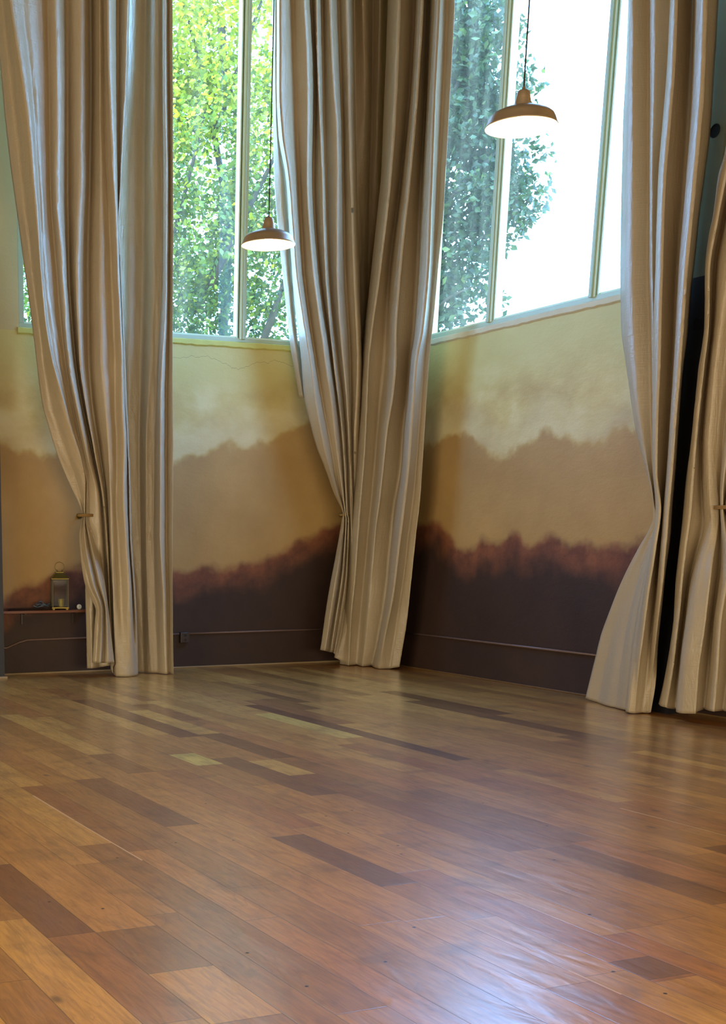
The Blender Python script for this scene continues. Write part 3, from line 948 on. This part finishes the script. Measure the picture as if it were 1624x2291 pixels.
# --- left curtain, tied at its outer edge
t = curtain('leftmost beige satin curtain, its outer edge tied back by a rope ring above the shelf', (4.9, 12.95, 0))
TIE = (1153, 0.47)
def flap(d0, d1, d2): return D((0, d0), (700, d0), (1000, (d0+0.47)/2), (1150, d1), (1180, d1), (1300, d2), (1483, d2))
L = [
 dict(p=[(-300, -38), (0, -12), (145, 1), (280, 13), (400, 27), (500, 41), (600, 54), (700, 68), (800, 80), (900, 94), (950, 107), (1021, 130), (1088, 159), (1142, 183), (1153, 185.5), (1165, 184), (1200, 178), (1245, 181), (1300, 189), (1340, 205), (1367, 215), (1388, 213), (1442, 210), (1482, 207)], d=flap(.42, .45, .60)),
 dict(p=[(-300, -12), (0, 5), (200, 26), (400, 48), (600, 72), (800, 97), (900, 113), (1000, 143), (1083, 172), (1142, 186), (1153, 187.5), (1165, 186), (1200, 183), (1300, 198), (1367, 222), (1442, 218), (1483, 215)], d=flap(.52, .43, .64)),
 dict(p=[(-300, -5), (0, 22), (75, 33), (180, 50), (250, 60), (400, 74), (500, 82), (600, 90), (720, 101), (800, 115), (850, 128), (953, 157), (1034, 181), (1083, 189), (1142, 189), (1153, 189), (1165, 188), (1200, 189), (1300, 207), (1367, 227), (1442, 226), (1483, 223)], d=flap(.74, .50, .70)),
 dict(p=[(-300, 35), (0, 52), (200, 72), (400, 86), (600, 96), (700, 106), (800, 121), (850, 134), (953, 163), (1034, 184), (1083, 191), (1142, 190.5), (1153, 190), (1165, 190), (1200, 194), (1300, 214), (1367, 232), (1442, 232), (1483, 230)], d=flap(.67, .44, .62)),
 dict(p=[(-300, 76), (0, 84), (200, 90), (400, 98), (600, 108), (800, 134), (900, 152), (1000, 176), (1083, 194), (1142, 193), (1153, 191.5), (1165, 192), (1200, 199), (1300, 222), (1367, 237), (1442, 240), (1483, 240)], d=flap(.64, .50, .70)),
 dict(p=[(-300, 102), (0, 106), (200, 110), (400, 112), (600, 126), (800, 145), (935, 168), (1029, 188), (1083, 197), (1142, 195), (1153, 193.5), (1165, 194), (1200, 208), (1248, 220), (1300, 232), (1351, 239), (1416, 247), (1482, 255)], d=flap(.60, .46, .66)),
 dict(p=[(-300, 118), (0, 123), (200, 128), (400, 126), (600, 140), (800, 153), (935, 176), (1029, 197), (1083, 213), (1108, 218), (1170, 222), (1300, 232), (1400, 240), (1496, 250)], d=D((0, .70), (900, .68), (1100, .56), (1496, .50))),
 dict(p=[(-300, 146), (0, 150), (400, 151), (600, 153), (800, 167), (900, 182), (1000, 204), (1108, 224), (1194, 232), (1300, 238), (1500, 248)], d=D((0, .57), (1100, .46), (1500, .46))),
 dict(p=[(-300, 178), (0, 180), (400, 178), (600, 171), (800, 178), (900, 191), (1022, 213), (1108, 229), (1194, 237), (1300, 242), (1504, 251)], d=D((0, .70), (900, .66), (1200, .58), (1504, .56))),
 dict(p=[(-300, 200), (0, 202), (200, 203), (400, 200), (600, 196), (800, 198), (900, 205), (1022, 224), (1108, 236), (1194, 242), (1300, 246), (1508, 254)], d=D((0, .52), (1508, .50))),
 dict(p=[(-300, 221), (0, 222), (200, 222), (400, 224), (600, 224), (800, 226), (900, 235), (1000, 242), (1100, 246), (1194, 248), (1300, 252), (1400, 255), (1513, 258)], d=D((0, .72), (1300, .70)), floor=True),
 dict(p=[(-300, 230), (0, 231), (250, 234), (400, 240), (600, 249), (800, 257), (900, 258), (1000, 262), (1100, 261), (1200, 265), (1300, 270), (1400, 275), (1514, 280)], d=D((0, .69), (1300, .68)), floor=True),
 dict(p=[(-300, 240), (0, 239), (100, 240), (250, 246), (400, 254), (500, 259), (600, 263), (700, 267), (800, 272), (900, 274), (1000, 278), (1100, 277), (1200, 281), (1313, 288), (1442, 293), (1513, 296)], d=D((0, .80), (1300, .76)), floor=True),
 dict(p=[(-300, 266), (0, 263), (200, 263), (400, 263.5), (600, 267), (800, 275.5), (1000, 283), (1200, 287), (1313, 294), (1442, 300), (1512, 303)], d=D((0, .62), (400, .64), (1300, .62)), floor=True),
 dict(p=[(-300, 288), (0, 285), (200, 279), (400, 269), (500, 264.5), (600, 269), (800, 277), (900, 281), (1000, 286), (1100, 289), (1200, 291), (1313, 298.5), (1442, 305), (1511, 307)], d=D((0, .74), (400, .72), (1300, .70)), floor=True),
 dict(p=[(-300, 294), (0, 290), (200, 284.5), (400, 273), (450, 268.5), (500, 267), (600, 270.5), (700, 273.5), (800, 278), (900, 282), (1000, 287), (1100, 290), (1200, 292), (1313, 300), (1442, 306), (1508, 308)], d=D((0, .60), (400, .56), (1500, .5))),
]
drape('tied_panel', L, None, t, 1.3, amp=1.3)
# lining tail hanging behind the tied flap
L = [
 dict(p=[(900, 130), (1153, 196), (1200, 192), (1326, 191), (1420, 193), (1495, 194)], d=D((900, .36), (1495, .42))),
 dict(p=[(900, 150), (1153, 205), (1326, 205), (1495, 208)], d=D((900, .40), (1495, .50))),
 dict(p=[(900, 170), (1153, 214), (1326, 216), (1493, 222)], d=D((900, .36), (1495, .42))),
 dict(p=[(900, 190), (1153, 224), (1326, 230), (1490, 238)], d=D((900, .40), (1495, .47))),
 dict(p=[(900, 205), (1153, 236), (1326, 246), (1486, 262)], d=D((900, .36), (1495, .40))),
]
drape('lining_tail', L, None, t, 2.2, rows=120, topy=900)

# --- second left curtain, hanging straight beside the left window
t = curtain('straight-hanging beige satin curtain at the left side of the left window', (5.7, 13.1, 0))
L = [
 dict(p=[(-300, 286), (0, 284), (400, 264), (800, 262), (1200, 276), (1500, 286)], d=D(.16)),
 dict(p=[(-300, 310), (0, 307), (200, 303), (400, 294), (600, 292), (800, 290), (1200, 296), (1502, 304)], d=D(.27)),
 dict(p=[(-300, 328), (0, 325), (200, 322), (400, 320), (600, 320), (800, 316), (1000, 312), (1200, 314), (1504, 322)], d=D((0, .25), (1000, .27), (1500, .34))),
 dict(p=[(-300, 350), (0, 350), (400, 346), (600, 346), (800, 338), (1000, 327), (1200, 328), (1400, 333), (1505, 340)], d=D((0, .39), (1000, .38), (1500, .44))),
 dict(p=[(-300, 360), (0, 361), (400, 362), (600, 361), (800, 352), (1000, 345), (1200, 343), (1300, 345), (1506, 352)], d=D((0, .38), (1000, .38), (1500, .46))),
 dict(p=[(-300, 368), (0, 368), (200, 367), (400, 371), (600, 371), (700, 369), (800, 362), (900, 358), (1000, 358), (1100, 358), (1200, 358), (1260, 361), (1320, 366), (1400, 368), (1508, 371)], d=D((0, .52), (1000, .54), (1500, .60))),
 dict(p=[(-300, 374), (0, 374), (400, 377), (600, 376), (800, 373), (1000, 371), (1200, 373), (1300, 376), (1508, 380)], d=D((0, .44), (1000, .42), (1500, .55))),
 dict(p=[(-300, 386), (0, 386), (400, 387), (800, 386.5), (1000, 387), (1250, 386), (1400, 386.5), (1509, 388)], d=D((0, .52), (1000, .54), (1500, .66))),
]
drape('fabric_panel', L, None, t, 4.1, wr=.8, amp=1.1)

# --- corner curtain, left half (back wall), tied
t = curtain('beige satin curtain left of the room corner, tied back low at its left edge', (8.2, 13.0, 0))
def fc(d0, d1, d2): return D((0, d0), (750, d0), (1000, (d0+.42)/2), (1142, d1), (1170, d1), (1300, d2), (1460, d2))
L = [
 dict(p=[(-300, 622), (0, 620), (200, 619), (300, 623), (400, 639), (500, 646), (600, 652), (700, 661), (800, 673), (891, 681), (914, 686), (994, 706), (1051, 728), (1108, 749), (1142, 765), (1150, 767), (1160, 765), (1187, 761), (1253, 749), (1310, 738), (1387, 726), (1454, 716)], d=fc(.34, .40, .52)),
 dict(p=[(-300, 629), (0, 626), (200, 625), (300, 631), (400, 646), (500, 654), (600, 661), (700, 675), (800, 692), (900, 706), (1000, 726), (1100, 752), (1142, 767), (1150, 768.5), (1160, 768), (1253, 757), (1310, 748), (1387, 737), (1456, 727)], d=fc(.56, .46, .60)),
 dict(p=[(-300, 652), (0, 655), (200, 660), (400, 669), (600, 680), (800, 706), (900, 722), (1000, 740), (1100, 758), (1142, 769), (1150, 770), (1160, 771), (1253, 764), (1310, 757), (1387, 744), (1458, 734)], d=fc(.46, .40, .50)),
 dict(p=[(-300, 676), (0, 680), (95, 686), (200, 688), (400, 686), (600, 700), (800, 727), (900, 742), (1000, 753), (1100, 765), (1142, 770.5), (1150, 771.5), (1160, 773), (1253, 768), (1310, 762), (1387, 750), (1459, 740)], d=fc(.60, .48, .58)),
 dict(p=[(-300, 690), (0, 697), (200, 705), (400, 701), (600, 712), (800, 738), (900, 751), (1000, 762), (1100, 769), (1142, 772), (1150, 773), (1160, 775), (1253, 771), (1310, 766), (1387, 754), (1460, 744)], d=fc(.44, .42, .48)),
 dict(p=[(-300, 704), (0, 707), (200, 711), (400, 720), (600, 727), (800, 745), (900, 757), (1000, 767), (1100, 772), (1142, 774), (1150, 775), (1160, 778), (1272, 774), (1406, 757), (1461, 747)], d=fc(.58, .48, .52)),
 dict(p=[(-300, 716), (0, 720), (200, 723), (400, 727), (600, 734), (800, 752), (900, 765), (1000, 774), (1100, 777), (1142, 779), (1180, 780), (1272, 778), (1406, 764), (1471, 748)], d=D((0, .42), (1150, .42), (1471, .42))),
 dict(p=[(-300, 728), (0, 736), (200, 746), (300, 754), (400, 756), (600, 754), (700, 758), (800, 767), (900, 775), (1000, 780), (1100, 784), (1272, 786), (1406, 775), (1480, 766)], d=D((0, .58), (1000, .52), (1480, .45))),
 dict(p=[(-300, 752), (0, 757), (200, 764), (400, 768), (600, 772), (800, 783), (900, 784), (1000, 785), (1100, 789), (1300, 795), (1485, 790)], d=D((0, .42), (1485, .42))),
 dict(p=[(-300, 768), (0, 772), (200, 777), (400, 783), (600, 790), (700, 794), (800, 798), (891, 796), (982, 792), (1100, 792), (1300, 800), (1485, 800)], d=D((0, .54), (800, .56), (1100, .46), (1485, .40))),
 dict(p=[(-300, 788), (0, 792), (200, 794), (400, 797), (600, 799), (800, 803), (1000, 806), (1200, 810), (1485, 810)], d=D((0, .22), (1485, .20))),
 dict(p=[(-300, 806), (0, 810), (200, 818), (400, 815), (600, 812), (800, 812), (1200, 816), (1485, 818)], d=D((0, .34), (600, .20), (1485, .18))),
 dict(p=[(-300, 832), (0, 834), (400, 828), (800, 820), (1200, 822), (1482, 822)], d=D((0, .18), (1482, .15))),
 dict(p=[(-300, 850), (0, 848), (400, 842), (800, 830), (1200, 828), (1480, 826)], d=D((0, .30), (600, .18), (1480, .12))),
 dict(p=[(-300, 868), (0, 866), (400, 854), (800, 838), (1200, 834), (1478, 828)], d=D((0, .12), (1478, .08))),
]
drape('tied_panel', L, None, t, 6.4, wr=.8, amp=1.3)
# narrow back-lit edge strip, ending half way down
L = [
 dict(p=[(-300, 607), (0, 610), (200, 610), (300, 611), (420, 614), (600, 631), (757, 648), (800, 655), (891, 670)], d=D(.16)),
 dict(p=[(-300, 613), (0, 616), (200, 616), (300, 619), (420, 630), (600, 642), (757, 657), (800, 663), (890, 678)], d=D(.24)),
 dict(p=[(-300, 620), (0, 624), (200, 624), (300, 628), (420, 644), (600, 654), (757, 667), (800, 675), (888, 686)], d=D(.17)),
]
drape('edge_strip', L, None, t, 7.7, rows=160)

# --- corner curtain, right half (side wall), hanging straight
t = curtain('beige satin curtain right of the room corner, hanging full length to the floor', (8.4, 12.6, 0))
L = [
 dict(w='B', p=[(-300, 935), (0, 928), (400, 908), (800, 866), (1176, 836), (1480, 818)], d=D(.03)),  # hidden return to the wall, added to block window light behind the folds
 dict(w='B', p=[(-300, 875), (0, 868), (265, 858), (384, 853), (479, 844), (585, 833), (665, 825), (744, 817), (800, 812), (937, 805), (1050, 798), (1119, 789), (1176, 784), (1272, 776), (1406, 765), (1487, 761)], d=D((0, .40), (1487, .58))),
 dict(w='B', p=[(-300, 902), (0, 896), (185, 890), (400, 876), (600, 853), (800, 827), (937, 820), (1050, 813), (1176, 803), (1272, 796), (1406, 785), (1489, 780)], d=D((0, .58), (1300, .60)), floor=True),
 dict(w='B', p=[(-300, 940), (0, 931), (160, 922), (400, 897), (600, 873), (700, 866), (800, 860), (937, 847), (1050, 838), (1176, 826), (1310, 813), (1406, 804), (1487, 797)], d=D((0, .30), (1487, .46))),
 dict(w='B', p=[(-300, 958), (0, 948), (200, 936), (400, 919), (532, 905), (638, 895), (744, 888), (800, 887), (891, 880), (959, 868), (1050, 858), (1142, 847), (1176, 842), (1272, 833), (1387, 822), (1491, 812)], d=D((0, .48), (1300, .52)), floor=True),
 dict(w='B', p=[(-300, 966), (0, 960), (200, 954), (400, 943), (600, 934), (744, 925), (800, 918), (891, 911), (959, 903), (1050, 897), (1138, 882), (1234, 872), (1330, 863), (1435, 844), (1489, 831)], d=D((0, .24), (1000, .26), (1489, .36))),
 dict(w='B', p=[(-300, 990), (0, 984), (200, 975), (400, 967), (600, 959), (744, 946), (800, 936), (891, 928), (1000, 920), (1050, 916), (1138, 905), (1234, 893), (1330, 881), (1435, 861), (1496, 848)], d=D((0, .42), (1300, .44)), floor=True),
 dict(w='B', p=[(-300, 1010), (0, 1002), (200, 993), (400, 982), (600, 970), (744, 957), (800, 950), (900, 943), (1000, 935), (1100, 926), (1200, 913), (1300, 901), (1400, 887), (1496, 872)], d=D((0, .31), (1300, .34)), floor=True),
 dict(w='B', p=[(-300, 1026), (0, 1017), (106, 1012), (238, 1005), (384, 997), (479, 992), (585, 981), (691, 971), (770, 963), (800, 960), (914, 953), (1005, 947), (1096, 941), (1214, 928), (1291, 920), (1387, 910), (1445, 901), (1492, 893)], d=D((0, .33), (1300, .30), (1492, .26))),
]
drape('fabric_panel', L, None, t, 9.2, wr=.55, amp=1.3)

# --- right curtain 1, pinched low and flaring out
t = curtain('beige satin curtain right of the side window, pinched low and flaring out at the hem', (8.4, 9.0, 0))
L = [
 dict(w='B', p=[(-300, 1412), (0, 1406), (140, 1401), (300, 1393), (400, 1391), (500, 1389), (650, 1388), (740, 1390), (800, 1398), (850, 1405), (950, 1420), (1000, 1432), (1050, 1445), (1100, 1458), (1136, 1461.5), (1155, 1462), (1185, 1452), (1227, 1428), (1300, 1391), (1361, 1366), (1422, 1344), (1483, 1329), (1562, 1309)], d=D((0, .28), (1000, .28), (1150, .26), (1562, .28))),
 dict(w='B', p=[(-300, 1423), (0, 1416), (200, 1415), (400, 1413), (600, 1412), (700, 1414), (800, 1418), (900, 1427), (1000, 1441), (1100, 1459), (1136, 1463.5), (1160, 1465), (1227, 1440), (1300, 1408), (1400, 1376), (1483, 1356), (1571, 1336)], d=D((0, .40), (1100, .34), (1160, .30), (1400, .36)), floor=True),
 dict(w='B', p=[(-300, 1458), (0, 1452), (200, 1452), (400, 1452), (600, 1449), (700, 1452), (800, 1455), (900, 1457), (1000, 1459), (1100, 1462), (1136, 1466), (1160, 1468), (1227, 1450), (1300, 1426), (1400, 1402), (1500, 1386), (1583, 1376)], d=D((0, .28), (1100, .28), (1160, .28), (1583, .40))),
 dict(w='B', p=[(-300, 1470), (0, 1465), (200, 1464), (400, 1460), (600, 1461), (750, 1462), (850, 1462), (1000, 1463), (1100, 1466), (1136, 1470), (1160, 1471), (1227, 1457), (1325, 1434), (1410, 1419), (1496, 1409), (1588, 1399)], d=D((0, .38), (600, .34), (900, .32), (1160, .32), (1588, .46))),
 dict(w='B', p=[(-300, 1510), (0, 1503), (150, 1496), (250, 1488), (400, 1476), (600, 1470), (700, 1466), (800, 1465), (900, 1465), (1000, 1466), (1136, 1473), (1227, 1461), (1325, 1440), (1410, 1427), (1496, 1415), (1594, 1406)], d=D((0, .30), (600, .31), (1160, .34), (1594, .56))),
 dict(w='B', p=[(-300, 1524), (0, 1516), (150, 1510), (300, 1498), (400, 1490), (600, 1483), (816, 1477), (936, 1472), (1056, 1470), (1136, 1478), (1227, 1467), (1325, 1452), (1410, 1441), (1496, 1430), (1596, 1420)], d=D((0, .52), (1200, .50)), floor=True),
 dict(w='B', p=[(-300, 1558), (0, 1552), (200, 1545), (400, 1533), (600, 1517), (816, 1509), (936, 1503), (1056, 1496), (1136, 1489), (1227, 1481), (1325, 1470), (1410, 1459), (1496, 1450), (1594, 1437)], d=D((0, .32), (1200, .34), (1594, .44))),
 dict(w='B', p=[(-300, 1592), (0, 1582), (200, 1575), (400, 1558), (600, 1539), (816, 1523), (936, 1513), (1056, 1504), (1136, 1497), (1227, 1490), (1325, 1481), (1410, 1470), (1496, 1461), (1595, 1448)], d=D((0, .54), (1200, .50)), floor=True),
 dict(w='B', p=[(-300, 1616), (0, 1606), (125, 1599), (300, 1588), (400, 1576), (500, 1563), (600, 1553), (660, 1546), (756, 1538), (840, 1527), (936, 1520), (1032, 1513), (1129, 1505), (1202, 1500), (1276, 1490), (1361, 1481), (1447, 1472), (1520, 1468), (1594, 1456)], d=D((0, .36), (1200, .36), (1594, .40))),
]
drape('fabric_panel', L, None, t, 11.5, wr=.35, amp=1.5, dmin=.28)

# --- right curtain 2, at the picture's edge, tied
t = curtain('beige satin curtain at the right edge of the picture, tied back by a rope', (8.4, 8.2, 0))
L = [
 dict(w='B', p=[(-300, 1712), (0, 1668), (338, 1623), (393, 1606), (484, 1595), (524, 1586), (600, 1580), (720, 1578.5), (768, 1574), (828, 1564), (900, 1557), (984, 1547), (1032, 1540), (1080, 1534), (1165, 1527), (1251, 1517), (1312, 1511), (1373, 1509), (1447, 1499), (1508, 1488), (1575, 1473)], d=D((0, .30), (1575, .34))),
 dict(w='B', p=[(-300, 1726), (0, 1682), (338, 1636), (484, 1608), (600, 1589), (720, 1586), (828, 1574), (984, 1558), (1128, 1547), (1251, 1532), (1373, 1520), (1500, 1505), (1583, 1490)], d=D((0, .44), (1583, .46))),
 dict(w='B', p=[(-300, 1740), (0, 1696), (338, 1650), (484, 1622), (600, 1600), (744, 1594), (800, 1589), (900, 1577), (1000, 1569), (1056, 1569), (1128, 1571), (1165, 1573), (1251, 1555), (1312, 1541), (1400, 1530), (1500, 1519), (1587, 1512)], d=D((0, .32), (1128, .33), (1587, .34))),
 dict(w='B', p=[(-300, 1770), (0, 1725), (338, 1675), (484, 1646), (600, 1628), (700, 1616), (800, 1602), (900, 1592), (1000, 1585), (1100, 1586), (1165, 1590), (1251, 1570), (1312, 1559), (1400, 1546), (1500, 1533), (1596, 1524)], d=D((0, .46), (1128, .40), (1300, .46), (1596, .50))),
 dict(w='B', p=[(-300, 1800), (0, 1755), (338, 1704), (484, 1678), (600, 1655), (800, 1622), (900, 1612), (1000, 1604), (1100, 1606), (1134, 1609), (1165, 1608), (1251, 1595), (1400, 1577), (1500, 1563), (1597, 1556)], d=D((0, .38), (1128, .36), (1300, .46), (1597, .48))),
 dict(w='B', p=[(-300, 1820), (0, 1775), (338, 1722), (600, 1676), (800, 1640), (1000, 1617), (1100, 1612), (1134, 1613), (1165, 1613), (1251, 1611), (1400, 1594), (1500, 1585), (1586, 1576)], d=D((0, .32), (1128, .33), (1586, .34))),
 dict(w='B', p=[(-300, 1850), (0, 1805), (338, 1750), (600, 1700), (800, 1660), (1000, 1630), (1100, 1618), (1134, 1617), (1165, 1620), (1251, 1632), (1400, 1612), (1500, 1606), (1592, 1598)], d=D((0, .44), (1128, .40), (1300, .44), (1592, .46))),
 dict(w='B', p=[(-300, 1880), (0, 1835), (338, 1780), (600, 1726), (800, 1680), (1000, 1644), (1100, 1625), (1134, 1622), (1165, 1628), (1251, 1650), (1400, 1634), (1500, 1628), (1590, 1617)], d=D((0, .33), (1128, .34), (1590, .34))),
 dict(w='B', p=[(-300, 1920), (0, 1875), (338, 1815), (600, 1756), (800, 1705), (1000, 1660), (1100, 1632), (1134, 1627), (1165, 1636), (1251, 1675), (1400, 1668), (1500, 1660), (1595, 1650)], d=D((0, .42), (1128, .38), (1590, .44))),
]
drape('tied_panel', L, None, t, 13.9, wr=.45, amp=1.5, dmin=.29)

# --- tiebacks
def tieback(c, wall, label, rx, ry, rose, lean=0.0):
    """rope ring round the gathered cloth, held by a hook on the wall"""
    t = empty('curtain_tieback', c); tag(t, label, 'tieback', 'rope curtain tiebacks')
    lat = Vector((1, 0, 0)) if wall == 'A' else Vector((0, -1, 0))
    out = Vector((0, -1, 0)) if wall == 'A' else Vector((-1, 0, 0))
    c = Vector(c)
    for q in (-0.007, 0.007):
        bm = bmesh.new()
        pts = [c + lat*(rx*cos(a)) + out*(ry*sin(a)) + Vector((0, 0, q+lean*cos(a)*rx)) for a in [2*pi*k/40 for k in range(40)]]
        tube(bm, pts, 0.0085, 8, closed=True)
        link_mesh('rope', bm, M['rope'], t, smooth=True)
    d = (YA-c.y) if wall == 'A' else (XB-c.x)
    base = on_y(rose[0], rose[1], YA-0.006) if wall == 'A' else on_x(rose[0], rose[1], XB-0.006)
    tip = c - out*(ry*0.6) - lat*(rx*0.9)
    bm = bmesh.new()
    tube(bm, [base, base+out*(d*0.3)+Vector((0, 0, -0.01)), tip+Vector((0, 0, -0.02)), tip-lat*0.01+Vector((0, 0, 0.015))], 0.009, 8)
    hk = link_mesh('hook', bm, M['brass'], t, smooth=True)
    bm = bmesh.new()
    tube(bm, [base-out*0.006, base+out*0.006], 0.03, 16)
    link_mesh('wall_rose', bm, M['brass'], hk)
a = on_y(192, 1153, YA-.47)
tieback(a, 'A', 'ochre rope ring around the leftmost curtain above the shelf', 0.085, 0.05, (177, 1155))
a = on_y(771, 1151, YA-.44)
tieback(a, 'A', 'thin rope ring around the tied curtain beside the room corner', 0.050, 0.055, (767, 1152), 0.15)
a = on_x(1620, 1135, XB-.37)
tieback(a, 'B', 'rope ring around the curtain at the right edge of the picture', 0.085, 0.05, (1609, 1138))

# ------------------------------------------------------------------ trees outside
def foliage(bm, blobs, n, size, rnd, tone_fn, lt):
    tot = sum(b[1][0]*b[1][1]*b[1][2] for b in blobs)
    for c, r in blobs:
        k = int(n*(r[0]*r[1]*r[2])/tot)
        for _ in range(k):
            while True:
                p = Vector((rnd.uniform(-1, 1), rnd.uniform(-1, 1), rnd.uniform(-1, 1)))
                if p.length <= 1: break
            q = Vector((c[0]+p.x*r[0], c[1]+p.y*r[1], c[2]+p.z*r[2]))
            cl = noise.noise(q*1.15)
            if cl < -0.12 and rnd.random() < 0.85: continue
            s = size*rnd.uniform(0.6, 1.25)
            ax = Vector((rnd.gauss(0, 1), rnd.gauss(0, 1), rnd.gauss(0, 0.7)-0.3)).normalized()
            sd_ = ax.cross(Vector((rnd.gauss(0, 1), rnd.gauss(0, 1), rnd.gauss(0, 1)))).normalized()
            nn = ax.cross(sd_)
            a, b, cc, d = q, q+ax*s*0.5+sd_*s*0.3+nn*s*0.06, q+ax*s, q+ax*s*0.5-sd_*s*0.3+nn*s*0.06
            try: f = bm.faces.new([bm.verts.new(v) for v in (a, b, cc, d)])
            except ValueError: continue
            f[lt] = tone_fn(q, rnd)
def tree(root_loc, trunk_pts, trunk_r, branches, blobs, n, size, mat, label, seed, tone_fn, kind='tree'):
    rnd = random.Random(seed)
    t = empty(kind, root_loc); tag(t, label, 'tree')
    bm = bmesh.new(); tube(bm, trunk_pts, trunk_r, 12)
    tr = link_mesh('trunk', bm, M['bark'], t, smooth=True)
    for pts, r in branches:
        bm = bmesh.new(); tube(bm, pts, r, 8)
        link_mesh('branch', bm, M['bark'], t, smooth=True)
    bm = bmesh.new(); lt = bm.faces.layers.float.new('tone')
    foliage(bm, blobs, n, size, rnd, tone_fn, lt)
    o = link_mesh('foliage', bm, mat, t)
    o['kind'] = 'stuff'
    return t
def at(x, y, dist):      # point at horizontal distance dist along the sight line
    v = ray(x, y); h = sqrt(v.x**2+v.y**2); return C0 + v*(dist/h)
# green tree filling the back window
def toneA(q, r): return max(0, min(1, r.gauss(0.45, 0.20) + 0.13*(q.z-6.5)))  # leaf colour brightens with height, imitating light from above
p0 = at(486, 760, 24.6); g0 = (p0.x, p0.y, -0.5)
tk = [(p0.x, p0.y, -0.5), (p0.x+0.05, p0.y, 3), (p0.x+0.2, p0.y+.1, 6), (p0.x+0.5, p0.y+.2, 9), (p0.x+0.7, p0.y+.2, 12)]
br = []
for (x0, y0), (x1, y1), d, r in (((470, 640), (640, 300), 22.3, .06), ((440, 700), (560, 380), 22.8, .05), ((500, 420), (420, 40), 23.2, .06), ((590, 760), (660, 560), 22.4, .07), ((480, 300), (600, -40), 22.6, .05), ((390, 520), (470, 200), 22.2, .04), ((495, 60), (500, 260), 22.7, .07)):
    a, b = at(x0, y0, d), at(x1, y1, d+0.3)
    br.append(([a, a.lerp(b, .5)+Vector((0.04, 0, 0.08)), b], [r, r*.75, r*.35]))
blobs = []
for x, y, d, rx, rz in ((300, 600, 23, 1.8, 1.6), (480, 600, 23, 1.5, 1.5), (640, 620, 23.5, 1.6, 1.5), (420, 330, 23, 1.6, 1.5), (600, 320, 23, 1.5, 1.6), (480, 60, 23, 1.8, 1.6), (300, 150, 23.5, 1.9, 1.9), (660, 60, 23.5, 1.2, 1.6), (470, -250, 23, 2.0, 1.9), (60, 420, 24, 2.2, 2.6), (720, 450, 23.6, 0.9, 1.8), (500, 900, 23.5, 2.6, 1.3)):
    c = at(x, y, d); blobs.append(((c.x, c.y, c.z), (rx, 1.4, rz)))
tree(g0, tk, [.10, .09, .08, .06, .05], br, blobs, 90000, 0.115, M['leafA'], 'sunlit yellow-green leafy tree outside the left window', 3, toneA)
# tree in the side window, its shade put into darker leaf colours
def toneB(q, r): return max(0, min(1, r.gauss(0.30, 0.2)))
p1 = at(960, 700, 24); g1 = (p1.x, p1.y, -0.5)
tk = [(p1.x, p1.y, -0.5), (p1.x, p1.y, 4), (p1.x+.1, p1.y, 8), (p1.x+.1, p1.y, 12)]
br = []
for (x0, y0), (x1, y1), d, r in (((960, 600), (1080, 530), 23.5, .03), ((960, 500), (1120, 330), 23.8, .05), ((960, 300), (1090, 90), 23.7, .05), ((960, 700), (1060, 640), 23.4, .03)):
    a, b = at(x0, y0, d), at(x1, y1, d)
    br.append(([a, a.lerp(b, .5)+Vector((0, 0, 0.06)), b], [r, r*.75, r*.4]))
blobs = []
for x, y, d, rx, rz in ((1010, 60, 24, .95, 1.1), (1080, 150, 24, .72, 1.0), (1130, 210, 24, .42, .65), (1150, 400, 24, .58, .85), (1080, 380, 24, .9, 1.2), (1000, 350, 24, 1.2, 1.5), (1100, 500, 24, .5, .5), (1040, 560, 24, .62, .9), (980, 620, 24, .9, 1.2), (1060, 690, 24, .35, .4), (915, 450, 24.5, 1.1, 2.4), (980, -200, 24.5, 1.2, 1.6), (960, 100, 24.5, 1.0, 1.8), (990, 180, 24.2, .9, 1.6), (960, 30, 24.2, 1.0, 1.3)):
    c = at(x, y, d); blobs.append(((c.x, c.y, c.z), (rx, 0.9, rz)))
tree(g1, tk, [.22, .18, .14, .08], br, blobs, 42000, 0.14, M['leafB'], 'shaded blue-green tree outside the side window', 8, toneB)
